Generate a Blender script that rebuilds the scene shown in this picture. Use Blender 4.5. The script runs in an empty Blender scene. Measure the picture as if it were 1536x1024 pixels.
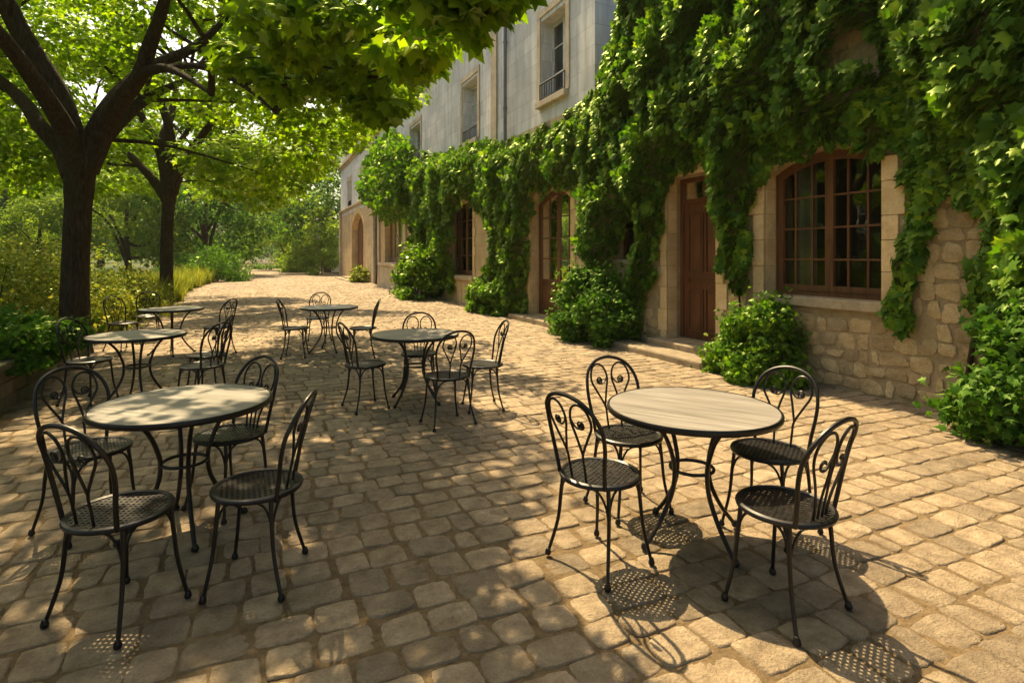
import bpy, bmesh, math, random
import numpy as np
from mathutils import Vector, Matrix, noise
R = math.radians
random.seed(7); rng = np.random.default_rng(7)
scn = bpy.context.scene
COL = scn.collection

# ------------------------------------------------------------------ camera
CAM_H, F, CX, HY = 1.55, 850.0, 768.0, 385.0
YAW = math.atan(383/850)
ca, sa = math.cos(YAW), math.sin(YAW)
cam = bpy.data.objects.new('camera', bpy.data.cameras.new('camera')); COL.objects.link(cam)
cam.location = (0, 0, CAM_H); cam.rotation_euler = (R(90), 0, -YAW)
cam.data.sensor_width = 36; cam.data.lens = 36*F/1536; cam.data.shift_y = -(512-HY)/1536
cam.data.clip_start = .05; cam.data.clip_end = 2000
scn.camera = cam
# ------------------------------------------------------------------ light
SUN = Vector((-.045, .565, .824)).normalized()
w = bpy.data.worlds.new('World'); scn.world = w; w.use_nodes = True
nt = w.node_tree; bg = nt.nodes['Background']; sky = nt.nodes.new('ShaderNodeTexSky')
sky.sky_type = 'NISHITA'; sky.sun_disc = False
sky.sun_elevation = math.asin(SUN.z); sky.sun_rotation = math.atan2(SUN.x, SUN.y)
sky.dust_density = 5; sky.air_density = 1.0; sky.ozone_density = 1.0
tint = nt.nodes.new('ShaderNodeMix'); tint.data_type = 'RGBA'; tint.blend_type = 'MULTIPLY'; tint.inputs[0].default_value = 1
tint.inputs[7].default_value = (1, .94, .79, 1)
nt.links.new(sky.outputs[0], tint.inputs[6]); nt.links.new(tint.outputs[2], bg.inputs[0]); bg.inputs[1].default_value = .11
sl = bpy.data.lights.new('sun', 'SUN'); sl.energy = 5.0; sl.angle = R(.55); sl.color = (1, .785, .46)
so = bpy.data.objects.new('sun', sl); COL.objects.link(so); so.rotation_euler = SUN.to_track_quat('Z', 'Y').to_euler()
vs = scn.view_settings; vs.view_transform = 'Standard'; vs.look = 'None'; vs.gamma = 1; vs.exposure = 1.2
scn.cycles.max_bounces = 7; scn.cycles.transparent_max_bounces = 12
scn.cycles.diffuse_bounces = 4; scn.cycles.transmission_bounces = 5; scn.cycles.glossy_bounces = 3

# ------------------------------------------------------------------ helpers
def C(x, y, z=0):            # camera-aligned metres (right, forward) -> street-aligned world
    return Vector((ca*x+sa*y, -sa*x+ca*y, z))
def W(px, py, v=6.26):       # where the sight line through a photo pixel meets the wall plane X=v -> (s, z)
    t = (px-CX)/F; y = v/(ca*t+sa)
    return (y*(ca-sa*t), CAM_H-(py-HY)*y/F)

def ob(name, mesh, mat=None, parent=None, kind=None):
    o = bpy.data.objects.new(name, mesh); COL.objects.link(o)
    if mat is not None:
        if isinstance(mat, (list, tuple)):
            for m_ in mat: mesh.materials.append(m_)
        else: mesh.materials.append(mat)
    if parent is not None: o.parent = parent
    if kind: o['kind'] = kind
    return o
def tag(o, label, cat, group=None, kind=None):
    o['label'] = label; o['category'] = cat
    if group: o['group'] = group
    if kind: o['kind'] = kind
    return o
def empty(name, loc=(0, 0, 0), rz=0):
    o = bpy.data.objects.new(name, None); COL.objects.link(o)
    o.location = loc; o.rotation_euler = (0, 0, rz); o.empty_display_size = .2
    return o
def kids(o): return [c for c in bpy.data.objects if c.parent == o]
def copy_tree(o, parent=None):
    c = o.copy(); COL.objects.link(c)
    if parent is not None: c.parent = parent
    for ch in kids(o): copy_tree(ch, c)
    return c

class MB:
    def __init__(s): s.v = []; s.f = []
    def add(s, vs_, fs):
        n = len(s.v); s.v += [tuple(a) for a in vs_]; s.f += [tuple(i+n for i in f) for f in fs]
    def box(s, x0, x1, y0, y1, z0, z1):
        s.add([(x0,y0,z0),(x1,y0,z0),(x1,y1,z0),(x0,y1,z0),(x0,y0,z1),(x1,y0,z1),(x1,y1,z1),(x0,y1,z1)],
              [(0,3,2,1),(4,5,6,7),(0,1,5,4),(1,2,6,5),(2,3,7,6),(3,0,4,7)])
        return s
    def tube(s, pts, rad, n=8, closed=False):
        pts = [Vector(p) for p in pts]; m = len(pts)
        if not hasattr(rad, '__len__'): rad = [rad]*m
        vs_ = []; prev = None
        for i, p in enumerate(pts):
            if closed: d = pts[(i+1) % m]-pts[i-1]
            else: d = pts[min(i+1, m-1)]-pts[max(i-1, 0)]
            d.normalize()
            if prev is None:
                a = Vector((0,0,1)) if abs(d.z) < .9 else Vector((1,0,0))
                u = d.cross(a).normalized()
            else:
                u = (prev-d*prev.dot(d)).normalized()
            prev = u; w_ = d.cross(u)
            for k in range(n):
                t = 2*math.pi*k/n
                vs_.append(p+(u*math.cos(t)+w_*math.sin(t))*rad[i])
        fs = []
        for i in range(m if closed else m-1):
            j = (i+1) % m
            for k in range(n):
                fs.append((i*n+k, i*n+(k+1) % n, j*n+(k+1) % n, j*n+k))
        if not closed: fs += [tuple(range(n))[::-1], tuple((m-1)*n+k for k in range(n))]
        s.add(vs_, fs); return s
    def lathe(s, prof, n=32, c=(0,0,0)):
        vs_ = []; m = len(prof)
        for r, z in prof:
            for k in range(n):
                t = 2*math.pi*k/n; vs_.append((c[0]+r*math.cos(t), c[1]+r*math.sin(t), c[2]+z))
        fs = []
        for i in range(m-1):
            for k in range(n):
                fs.append((i*n+k, i*n+(k+1) % n, (i+1)*n+(k+1) % n, (i+1)*n+k))
        shut = prof[0] == prof[-1]
        if prof[0][0] > 1e-4 and not shut: fs.append(tuple(range(n))[::-1])
        if prof[-1][0] > 1e-4 and not shut: fs.append(tuple((m-1)*n+k for k in range(n)))
        s.add(vs_, fs); return s
    def mesh(s, name, smooth=False):
        me = bpy.data.meshes.new(name); me.from_pydata(s.v, [], s.f); me.update()
        bm = bmesh.new(); bm.from_mesh(me)
        bmesh.ops.recalc_face_normals(bm, faces=bm.faces); bm.to_mesh(me); bm.free()
        if smooth:
            me.shade_smooth()
            try: me.set_sharp_from_angle(angle=R(40))
            except Exception: pass
        return me
    def build(s, name, mat, parent=None, smooth=False, bevel=0, kind=None):
        o = ob(name, s.mesh(name, smooth), mat, parent, kind)
        if bevel:
            b = o.modifiers.new('b', 'BEVEL'); b.width = bevel; b.segments = 2; b.limit_method = 'ANGLE'
        return o

def spline(ctrl, n=6, closed=False):
    c = [Vector(p) for p in ctrl]; m = len(c); out = []
    for i in range(m if closed else m-1):
        if closed: p0, p1, p2, p3 = c[i-1], c[i], c[(i+1) % m], c[(i+2) % m]
        else: p0, p1, p2, p3 = c[max(i-1,0)], c[i], c[i+1], c[min(i+2,m-1)]
        for k in range(n):
            t = k/n
            out.append(.5*((2*p1)+(p2-p0)*t+(2*p0-5*p1+4*p2-p3)*t*t+(3*p1-p0-3*p2+p3)*t**3))
    if not closed: out.append(c[-1])
    return out
def lerp_r(rs, n):
    return list(np.interp(np.linspace(0, 1, n), np.linspace(0, 1, len(rs)), rs))

def npmesh(name, V, Fa, mat_idx=None):
    """V (n,3), Fa (m,k) faces of k corners"""
    V = np.asarray(V, np.float32); Fa = np.asarray(Fa, np.int32); k = Fa.shape[1]
    me = bpy.data.meshes.new(name)
    me.vertices.add(len(V)); me.vertices.foreach_set('co', V.ravel())
    me.loops.add(Fa.size); me.loops.foreach_set('vertex_index', Fa.ravel())
    me.polygons.add(len(Fa)); me.polygons.foreach_set('loop_start', np.arange(0, Fa.size, k, dtype=np.int32))
    me.polygons.foreach_set('loop_total', np.full(len(Fa), k, np.int32))
    me.update(calc_edges=True); return me

# ------------------------------------------------------------------ materials
class NT:
    def __init__(s, name):
        s.m = bpy.data.materials.new(name); s.m.use_nodes = True; s.t = s.m.node_tree
        s.b = s.t.nodes['Principled BSDF']; s.o = s.t.nodes['Material Output']
    def n(s, typ, ins=None, **kw):
        x = s.t.nodes.new(typ)
        for k, v in kw.items(): setattr(x, k, v)
        for k, v in (ins or {}).items():
            if isinstance(v, bpy.types.NodeSocket): s.t.links.new(v, x.inputs[k])
            else: x.inputs[k].default_value = v
        return x
    def set(s, **kw):
        for k, v in kw.items():
            k = k.replace('_', ' ')
            if isinstance(v, bpy.types.NodeSocket): s.t.links.new(v, s.b.inputs[k])
            else: s.b.inputs[k].default_value = v
    def coord(s, scale=(1,1,1), kind='Object', rot=(0,0,0)):
        tc = s.n('ShaderNodeTexCoord'); mp = s.n('ShaderNodeMapping', {0: tc.outputs[kind], 2: rot, 3: scale})
        return mp.outputs[0]
    def noise(s, vec, scale, detail=5, rough=.55, dist=0):
        return s.n('ShaderNodeTexNoise', {'Vector': vec, 'Scale': scale, 'Detail': detail, 'Roughness': rough, 'Distortion': dist}).outputs[0]
    def ramp(s, fac, stops):
        r = s.n('ShaderNodeValToRGB', {0: fac}); e = r.color_ramp.elements
        while len(e) < len(stops): e.new(.5)
        for i, (p, c) in enumerate(stops):
            e[i].position = p; e[i].color = (*c, 1) if len(c) == 3 else c
        return r.outputs[0]
    def mix(s, fac, a, b, mode='MIX'):
        x = s.n('ShaderNodeMix', data_type='RGBA', blend_type=mode)
        for i, v in ((0, fac), (6, a), (7, b)):
            if isinstance(v, bpy.types.NodeSocket): s.t.links.new(v, x.inputs[i])
            else: x.inputs[i].default_value = v if i == 0 else ((*v, 1) if len(v) == 3 else v)
        return x.outputs[2]
    def math(s, op, a, b=0.0):
        x = s.n('ShaderNodeMath', operation=op)
        for i, v in ((0, a), (1, b)):
            if isinstance(v, bpy.types.NodeSocket): s.t.links.new(v, x.inputs[i])
            else: x.inputs[i].default_value = v
        return x.outputs[0]
    def bump(s, h, strength=.5, dist=.01, normal=None):
        ins = {'Height': h, 'Strength': strength, 'Distance': dist}
        if normal is not None: ins['Normal'] = normal
        x = s.n('ShaderNodeBump', ins); return x.outputs[0]

def stone_mat(name, c0, c1, c2, rnd=.35, scale=6, rough=.9, bump=.6, bdist=.012, stain=None):
    m = NT(name); co = m.coord()
    n1 = m.noise(co, scale, 8, .65); n2 = m.noise(co, scale*9, 6, .7); n3 = m.noise(co, .7, 4, .6)
    col = m.ramp(n1, [(.28, c0), (.5, c1), (.72, c2)])
    geo = m.n('ShaderNodeNewGeometry'); r = geo.outputs['Random Per Island']
    tint = m.ramp(r, [(0, (1-rnd,)*3), (.5, (1, .98, .95)), (1, (1+rnd*.5, 1+rnd*.42, 1+rnd*.3))])
    col = m.mix(1, col, tint, 'MULTIPLY')
    col = m.mix(m.math('MULTIPLY', m.ramp(n2, [(.45,(0,0,0)),(.7,(1,1,1))]), .35), col, tuple(x*.55 for x in c0))
    mac = m.noise(co, .55, 5, .6); col = m.mix(1, col, m.ramp(mac, [(.3,(.76,.74,.70)),(.7,(1.12,1.1,1.06))]), 'MULTIPLY')
    if stain: col = m.mix(m.ramp(n3, [(.45,(0,0,0)),(.65,(1,1,1))]), col, stain)
    m.set(Base_Color=col, Roughness=rough, Specular_IOR_Level=.25)
    h = m.math('ADD', m.math('MULTIPLY', n1, 1.0), m.math('MULTIPLY', n2, .45))
    m.set(Normal=m.bump(h, bump, bdist)); return m.m

M = {}
M['cobble'] = stone_mat('cobble stone', (.20,.152,.10), (.35,.275,.19), (.49,.40,.285), .3, 9, .78, 1.0, .035)
M['rubble'] = stone_mat('rubble stone', (.38,.28,.15), (.58,.45,.27), (.72,.60,.40), .32, 6, .92, 1.0, .04)
M['ashlar'] = stone_mat('dressed limestone', (.50,.37,.20), (.66,.50,.29), (.74,.60,.38), .16, 4, .9, .5, .01)
M['sill'] = stone_mat('sill stone', (.32,.26,.18), (.46,.38,.27), (.54,.46,.34), .1, 8, .9, .7, .012)
M['step'] = stone_mat('step stone', (.20,.165,.12), (.32,.26,.185), (.40,.33,.24), .2, 7, .9, .9, .018)
M['cornice'] = stone_mat('cornice stone', (.36,.30,.22), (.50,.43,.33), (.6,.52,.4), .08, 3, .9, .4, .01)
M['kerbstone'] = stone_mat('kerb stone', (.16,.125,.085), (.27,.215,.15), (.36,.29,.2), .4, 6, .92, 1, .02, (.12,.12,.06))

def mortar_mat(name, c0, c1, sc=14, d=.012):
    m = NT(name); co = m.coord(); n1 = m.noise(co, sc, 8, .7); n2 = m.noise(co, 1.1, 4)
    col = m.mix(m.ramp(n2, [(.35,(0,0,0)),(.65,(1,1,1))]), m.ramp(n1, [(.3, c0), (.7, c1)]), m.ramp(n1, [(.3, tuple(x*.75 for x in c0)), (.7, tuple(x*.82 for x in c1))]))
    n3 = m.noise(co, 90, 4, .7)
    m.set(Base_Color=col, Roughness=.95, Specular_IOR_Level=.15, Normal=m.bump(m.math('ADD', n1, m.math('MULTIPLY', n3, .5)), .9, d)); return m.m
M['sand'] = mortar_mat('joint sand', (.11,.075,.038), (.25,.175,.095), 22, .02)
M['mortar'] = mortar_mat('lime mortar', (.36,.27,.155), (.54,.42,.26), 9, .03)
M['soil'] = mortar_mat('soil', (.04,.03,.015), (.1,.08,.04), 5, .05)

def ashlar_wall(name, cA, cB, cj, bw, bh, gain=1):
    m = NT(name); tc = m.n('ShaderNodeTexCoord'); sp = m.n('ShaderNodeSeparateXYZ', {0: tc.outputs['Object']})
    xy = m.math('ADD', sp.outputs[1], sp.outputs[0])
    cb = m.n('ShaderNodeCombineXYZ', {0: xy, 1: sp.outputs[2], 2: 0.0}).outputs[0]
    wob = m.n('ShaderNodeTexNoise', {'Vector': tc.outputs['Object'], 'Scale': 1.5, 'Detail': 3})
    cb2 = m.n('ShaderNodeVectorMath', {0: cb, 1: m.n('ShaderNodeVectorMath', {0: wob.outputs['Color'], 'Scale': .03}, operation='SCALE').outputs[0]}, operation='ADD').outputs[0]
    br = m.n('ShaderNodeTexBrick', {'Vector': cb2, 'Color1': (.80,.80,.80,1), 'Color2': (1.0,.98,.95,1), 'Mortar': (.56,.53,.48,1), 'Scale': 1.0,
        'Mortar Size': .0055, 'Mortar Smooth': .4, 'Bias': 0.0, 'Brick Width': bw, 'Row Height': bh})
    co = m.coord(); n1 = m.noise(co, 1.2, 7, .62); n2 = m.noise(m.coord((3,3,.35)), 1.6, 6, .65); n3 = m.noise(co, 25, 6, .7)
    base = m.ramp(n1, [(.3, cA), (.7, cB)])
    base = m.mix(1, base, br.outputs['Color'], 'MULTIPLY')
    base = m.mix(m.math('MULTIPLY', m.ramp(n2, [(.44,(0,0,0)),(.7,(1,1,1))]), .6), base, tuple(x*.5 for x in cA))
    m.set(Base_Color=base, Roughness=.9, Specular_IOR_Level=.2)
    h = m.math('ADD', m.math('MULTIPLY', br.outputs['Fac'], -1.0), m.math('MULTIPLY', n3, .35))
    m.set(Normal=m.bump(h, .7, .012)); return m.m
M['pale_wall'] = ashlar_wall('pale ashlar facade', (.62,.61,.60), (.80,.80,.785), None, .95, .42)
M['gold_wall'] = ashlar_wall('golden ashlar facade', (.52,.39,.22), (.68,.53,.33), None, .8, .38)

def leaf_mat(name, cols, trans=.45, tcol=None, gloss=.12, rough=.45):
    m = NT(name); geo = m.n('ShaderNodeNewGeometry'); r = geo.outputs['Random Per Island']
    n = len(cols); c = m.ramp(r, [(i/(n-1), cc) for i, cc in enumerate(cols)])
    big = m.noise(m.coord(), 1.3, 3); c = m.mix(1, c, m.ramp(big, [(.3,(.75,.85,.8)),(.7,(1.2,1.1,.9))]), 'MULTIPLY')
    t = m.mix(1, c, tcol or (1.9, 2.0, .55), 'MULTIPLY')
    df = m.n('ShaderNodeBsdfDiffuse', {0: c}); tr = m.n('ShaderNodeBsdfTranslucent', {0: t})
    gl = m.n('ShaderNodeBsdfGlossy', {0: (.7,.85,.35,1), 1: rough})
    a = m.n('ShaderNodeMixShader', {0: trans, 1: df.outputs[0], 2: tr.outputs[0]})
    fr = m.n('ShaderNodeFresnel', {0: 1.4})
    b = m.n('ShaderNodeMixShader', {0: m.math('MULTIPLY', fr.outputs[0], gloss*4), 1: a.outputs[0], 2: gl.outputs[0]})
    m.t.links.new(b.outputs[0], m.o.inputs[0]); return m.m
M['leaf'] = leaf_mat('maple leaves', [(.08,.14,.010), (.12,.195,.012), (.17,.25,.016), (.24,.31,.02)], .6, (1.8,2.0,.4), .08)
M['ivy'] = leaf_mat('creeper leaves', [(.038,.10,.014), (.065,.15,.016), (.10,.20,.02), (.22,.32,.035)], .45, (1.9,2.0,.4), .15, .38)
M['shrub'] = leaf_mat('shrub leaves', [(.03,.09,.012), (.05,.125,.016), (.08,.17,.02)], .35)
M['bush_yellow'] = leaf_mat('yellow green shrub leaves', [(.09,.14,.018), (.17,.22,.03), (.28,.30,.06), (.40,.38,.13)], .4, (1.4,1.4,.5))
M['far_leaf'] = leaf_mat('background leaves', [(.035,.10,.025), (.065,.15,.03), (.11,.21,.035)], .45, (1.6,1.6,.5), .03)
M['far_light'] = leaf_mat('pale background leaves', [(.10,.18,.03), (.15,.24,.04), (.21,.30,.06)], .5, (1.6,1.5,.45), .03)
M['grass'] = leaf_mat('tall grass', [(.10,.15,.02), (.19,.23,.035), (.34,.33,.10)], .45, (1.4,1.35,.5), .05)

def bark():
    m = NT('bark'); co = m.coord((7,7,1.1)); n1 = m.noise(co, 5, 8, .7, .4); n2 = m.noise(m.coord(), 2, 4)
    c = m.ramp(n1, [(.3,(.03,.018,.01)), (.5,(.072,.050,.033)), (.7,(.13,.095,.062))])
    c = m.mix(m.ramp(n2, [(.5,(0,0,0)),(.7,(.5,.5,.5))]), c, (.07,.065,.025))
    m.set(Base_Color=c, Roughness=.95, Specular_IOR_Level=.15, Normal=m.bump(n1, 1, .11)); return m.m
M['bark'] = bark()
def iron():
    m = NT('painted iron'); n1 = m.noise(m.coord(), 30, 6, .6); n2 = m.noise(m.coord(), 8, 5)
    c = m.ramp(n2, [(.4,(.005,.005,.005)), (.62,(.011,.009,.008)), (.75,(.035,.02,.012))])
    m.set(Base_Color=c, Roughness=m.ramp(n1, [(.3,(.30,)*3),(.7,(.5,)*3)]), Specular_IOR_Level=.38, Metallic=.0, Normal=m.bump(n1, .25, .002)); return m.m
M['iron'] = iron()
def wood(name, c0, c1, c2, axis='z', rough=.5, sc=9):
    m = NT(name); s_ = {'z': (sc,sc,.6), 'x': (.6,sc,sc)}[axis]
    co = m.coord(s_); n1 = m.noise(co, 3, 8, .65, .6); n2 = m.noise(m.coord(), 2.5, 4)
    c = m.ramp(n1, [(.3, c0), (.5, c1), (.7, c2)])
    c = m.mix(m.ramp(n2, [(.45,(0,0,0)),(.8,(.6,.6,.6))]), c, c0)
    m.set(Base_Color=c, Roughness=rough, Normal=m.bump(n1, .35, .004)); return m.m
M['door'] = wood('stained oak', (.075,.025,.009), (.14,.05,.018), (.21,.085,.03), 'z', .5)
M['frame'] = wood('varnished window wood', (.07,.028,.011), (.13,.053,.02), (.19,.082,.03), 'z', .45)
M['old_frame'] = wood('weathered frame', (.10,.05,.03), (.18,.10,.06), (.26,.16,.10), 'z', .7)
def table_wood():
    m = NT('table top wood'); tc = m.n('ShaderNodeTexCoord')
    co = m.coord((1.2,30,4)); n1 = m.noise(co, 2.2, 4, .6, .3); n4 = m.noise(m.coord((.8,9,4)), 2.0, 5, .6, .4)
    sp = m.n('ShaderNodeSeparateXYZ', {0: tc.outputs['Object']})
    n2 = m.noise(m.coord(), 5, 5)
    g = m.math('ADD', m.math('MULTIPLY', n1, .6), m.math('MULTIPLY', n4, .4))
    c = m.ramp(g, [(.34,(.13,.118,.10)), (.5,(.215,.195,.17)), (.66,(.31,.285,.25))])
    c = m.mix(m.ramp(n2, [(.5,(0,0,0)),(.8,(.35,.35,.35))]), c, (.22,.18,.14))
    m.set(Base_Color=c, Roughness=m.ramp(n1, [(.3,(.30,)*3),(.7,(.48,)*3)]), Specular_IOR_Level=.5, Normal=m.bump(n1, .12, .001)); return m.m
M['tabletop'] = table_wood()
def glass():
    m = NT('window glass'); fr = m.n('ShaderNodeFresnel', {0: 1.5})
    t = m.n('ShaderNodeBsdfTransparent', {0: (.72,.76,.72,1)}); g = m.n('ShaderNodeBsdfGlossy', {0: (1,1,1,1), 1: .02})
    nn = m.noise(m.coord(), 1.7, 2); m.t.links.new(m.bump(nn, .12, .05), g.inputs['Normal'])
    x = m.n('ShaderNodeMixShader', {0: m.math('ADD', m.math('MULTIPLY', fr.outputs[0], .9), .05), 1: t.outputs[0], 2: g.outputs[0]})
    m.t.links.new(x.outputs[0], m.o.inputs[0]); return m.m
M['glass'] = glass()
def plain(name, c, rough=.8, metal=0, bump=0):
    m = NT(name); n1 = m.noise(m.coord(), 6, 6, .6)
    m.set(Base_Color=m.ramp(n1, [(.3, tuple(x*.75 for x in c)), (.7, tuple(min(1,x*1.15) for x in c))]), Roughness=rough, Metallic=metal)
    if bump: m.set(Normal=m.bump(n1, .5, bump))
    return m.m
M['room'] = plain('dark interior', (.035,.03,.025))
M['curtain'] = plain('net curtain', (.35,.32,.27))
M['white_paint'] = plain('white painted frame', (.55,.56,.55), .5)
M['zinc'] = plain('zinc', (.16,.17,.18), .45, .5)
M['roof'] = plain('slate roof', (.10,.10,.11), .7, 0, .02)
M['brass'] = plain('aged brass', (.25,.17,.06), .35, .8)
M['far_fence'] = plain('pale fence', (.6,.58,.52))
def water():
    m = NT('pond water'); m.set(Base_Color=(.05,.06,.04,1), Roughness=.12, Specular_IOR_Level=.7, Normal=m.bump(m.noise(m.coord((1,1,1)), 1.5, 4), .15, .05)); return m.m
M['water'] = water()
def lawn():
    m = NT('lawn'); co = m.coord(); n1 = m.noise(co, .25, 6); n2 = m.noise(co, 12, 6, .7)
    c = m.mix(n2, m.ramp(n1, [(.35,(.05,.08,.015)),(.6,(.12,.14,.03)),(.8,(.22,.2,.08))]), (.04,.06,.012))
    m.set(Base_Color=c, Roughness=.95, Specular_IOR_Level=.1, Normal=m.bump(n2, 1, .05)); return m.m
M['lawn'] = lawn()

# ------------------------------------------------------------------ leaves
MAPLE = np.array([(0,0),(.18,.10),(.50,.06),(.36,.30),(.52,.58),(.24,.55),(0,1.0),(-.24,.55),(-.52,.58),(-.36,.30),(-.50,.06),(-.18,.10)])
RHOMB = np.array([(0,0),(.26,.35),(.16,.75),(0,1),(-.16,.75),(-.26,.35)])
def norm(a): return a/np.maximum(np.linalg.norm(a, axis=1, keepdims=True), 1e-6)
def leaves(P, N, T, S, shape='maple', fold=.12):
    """one flat-ish leaf per point. P points, N face normal, T tip direction, S size"""
    n = len(P); N = norm(N); T = norm(T-N*np.sum(T*N, 1, keepdims=True)); B = np.cross(T, N)
    tp = MAPLE if shape == 'maple' else RHOMB
    k = len(tp); asp = rng.uniform(.85, 1.15, (n,1))
    x = tp[:,0][None]*S[:,None]*asp; y = (tp[:,1][None]-.35)*S[:,None]
    z = (-np.abs(tp[:,0])*fold*2-(tp[:,1]**2)*fold)[None]*S[:,None]
    V = P[:,None]+x[...,None]*B[:,None]+y[...,None]*T[:,None]+z[...,None]*N[:,None]
    if shape == 'maple':
        c = P[:,None]+((.38-.35)*S)[:,None,None]*T[:,None]
        V = np.concatenate([c, V], 1); K = k+1
        tri = np.array([(0, 1+i, 1+(i+1) % k) for i in range(k)])
    else:
        K = k; tri = np.array([(0,1,2),(0,2,3),(0,3,4),(0,4,5)])
    Fa = (tri[None]+(np.arange(n)*K)[:,None,None]).reshape(-1, 3)
    return V.reshape(-1, 3), Fa
def merge(parts):
    Vs, Fs, o = [], [], 0
    for V, Fa in parts: Vs.append(V); Fs.append(Fa+o); o += len(V)
    return np.concatenate(Vs), np.concatenate(Fs)
def rdir(n): return norm(rng.normal(size=(n,3)))

def clump_points(cs, rs, n, flat=.65):
    """points near the shells of many flattened balls"""
    cs = np.asarray(cs); rs = np.asarray(rs); pr = rs**2; pr = pr/pr.sum()
    i = rng.choice(len(cs), n, p=pr); d = rdir(n); r = rs[i]*rng.uniform(.25, 1, n)**.45
    off = d*r[:,None]; off[:,2] *= flat
    return cs[i]+off, d
def crown_mesh(name, cs, rs, n, size, shape='maple', flat=.6, droop=.5):
    P, D = clump_points(cs, rs, n, flat)
    N = D*.5+rdir(n)*.55+np.array([0,0,.75]); T = D*np.array([1,1,.4])+rdir(n)*.5+np.array([0,0,-droop])
    S = size*rng.uniform(.6, 1.25, n)
    V, Fa = leaves(P, N, T, S, shape); return npmesh(name, V, Fa)

# ------------------------------------------------------------------ stones (cobbles, rubble)
def fbm(x, y, sc, seed=0.0): return noise.noise(Vector((x*sc, y*sc, seed)))
def stone_field(u0, u1, w0, w1, row=(.17,.21), wid=(.16,.27), gap=.012, n=14, rings=3, h=.014, jit=.018, skip=None, wave=0.0, edge_clip=None, seed=1, pw=4.5, rag=.03):
    """rounded stones laid in rows along u; returns (U,Wc,H) verts and quads of each stone"""
    rnd = random.Random(seed); Vs = []; Fs = []; base = 0; w_ = w0
    ang = [2*math.pi*k/n for k in range(n)]
    sq = []
    for a in ang:                                   # superellipse outline
        c, s_ = math.cos(a), math.sin(a); q = (abs(c)**pw+abs(s_)**pw)**(-1/pw); sq.append((c*q, s_*q))
    fr = [(1.0, -h*1.2), (.965, -h*.12), (.88, 0.0), (.5, h*.05)][:rings] if rings > 2 else [(1.0, -h*1.2), (.88, 0)]
    while w_ < w1:
        rh = rnd.uniform(*row); u = u0+rnd.uniform(-.2, 0)
        while u < u1:
            sw = rnd.uniform(*wid)
            if rnd.random() < .12: sw *= .68
            cu, cw = u+sw/2, w_+rh/2
            cw += wave*fbm(cu, cw, .6, 3.0)
            u += sw
            if skip and skip(cu, cw, sw/2, rh/2): continue
            a, b = sw/2-gap, rh/2-gap
            if a < .02: continue
            cj = [(rnd.uniform(-jit, jit), rnd.uniform(-jit, jit)) for _ in range(4)]
            tx, ty = rnd.uniform(-.03, .03), rnd.uniform(-.03, .03); dz = rnd.uniform(-.003, .004)
            rj = [1+rnd.uniform(-rag, rag*.4) for _ in range(n)]
            for q, z in fr:
                for k in range(n):
                    ox, oy = sq[k][0]*q*rj[k], sq[k][1]*q*rj[k]
                    fx, fy = (ox+1)/2, (oy+1)/2
                    jx = (cj[0][0]*(1-fx)+cj[1][0]*fx)*(1-fy)+(cj[2][0]*(1-fx)+cj[3][0]*fx)*fy
                    jy = (cj[0][1]*(1-fx)+cj[1][1]*fx)*(1-fy)+(cj[2][1]*(1-fx)+cj[3][1]*fx)*fy
                    Vs.append((cu+ox*a+jx, cw+oy*b+jy, z+dz+ox*a*tx+oy*b*ty+(rnd.uniform(-.0012,.0012) if z > -h*.5 else 0)))
            Vs.append((cu, cw, h*.15+dz)); m = len(fr)
            for i in range(m-1):
                for k in range(n):
                    Fs.append((base+i*n+k, base+i*n+(k+1) % n, base+(i+1)*n+(k+1) % n, base+(i+1)*n+k))
            c = base+m*n
            for k in range(0, n, 2):
                Fs.append((base+(m-1)*n+k, base+(m-1)*n+(k+1) % n, base+(m-1)*n+(k+2) % n, c))
            base += m*n+1
        w_ += rh
    return np.array(Vs), np.array(Fs)

# ================================================================== SETTING
# ground sheet and lawn
def sheet(name, x0, x1, y0, y1, z, mat, kind='structure'):
    return ob(name, npmesh(name, [(x0,y0,z),(x1,y0,z),(x1,y1,z),(x0,y1,z)], [(0,1,2,3)]), mat, None, kind)
sheet('ground', -600, 600, -300, 900, -.04, M['lawn'])
# street bed (sand) and cobbles
def bed():
    nx, ny = 60, 420; xs = np.linspace(-2.95, 6.6, nx); ys = np.concatenate([np.linspace(-4, 30, 300), np.linspace(30.5, 240, 120)])
    X, Y = np.meshgrid(xs, ys); Z = np.array([[-.0065+.005*fbm(x, y, 3)+.002*fbm(x, y, 11) for x in xs] for y in ys])
    V = np.stack([X, Y, Z], -1).reshape(-1, 3); i = np.arange(len(ys)-1)[:,None]*nx+np.arange(nx-1)[None]
    Fa = np.stack([i, i+1, i+nx+1, i+nx], -1).reshape(-1, 4); me = npmesh('street_bed', V, Fa); me.shade_smooth()
    ob('street_bed', me, M['sand'], None, 'structure')
bed()
def roll(V): return 0.018*np.sin(V[:,1]*.9+V[:,0]*.5)*np.cos(V[:,0]*1.1)*0
def left_edge(y): return -2.55+.12*math.sin(y*.37)
def cobbles(name, y0, y1, seed, **kw):
    V, Fa = stone_field(-2.9, 6.3, y0, y1, skip=lambda u, w_, a, b: u-a < left_edge(w_)-.25*random.random() if w_ > 10.3 else u-a < -2.35, wave=.06, seed=seed, **kw)
    me = npmesh(name, V, Fa); me.shade_smooth(); ob(name, me, M['cobble'], None, 'structure')
cobbles('cobblestones', -2, 14, 3, n=24, rings=4, gap=.005, h=.010, pw=7, jit=.014, rag=.06)
cobbles('cobblestones', 14, 34, 4, n=12, rings=3, gap=.009, h=.011, pw=5, jit=.014)
cobbles('cobblestones', 34, 100, 5, n=8, rings=2, gap=.012, row=(.22,.27), wid=(.25,.4), h=.014)

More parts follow.
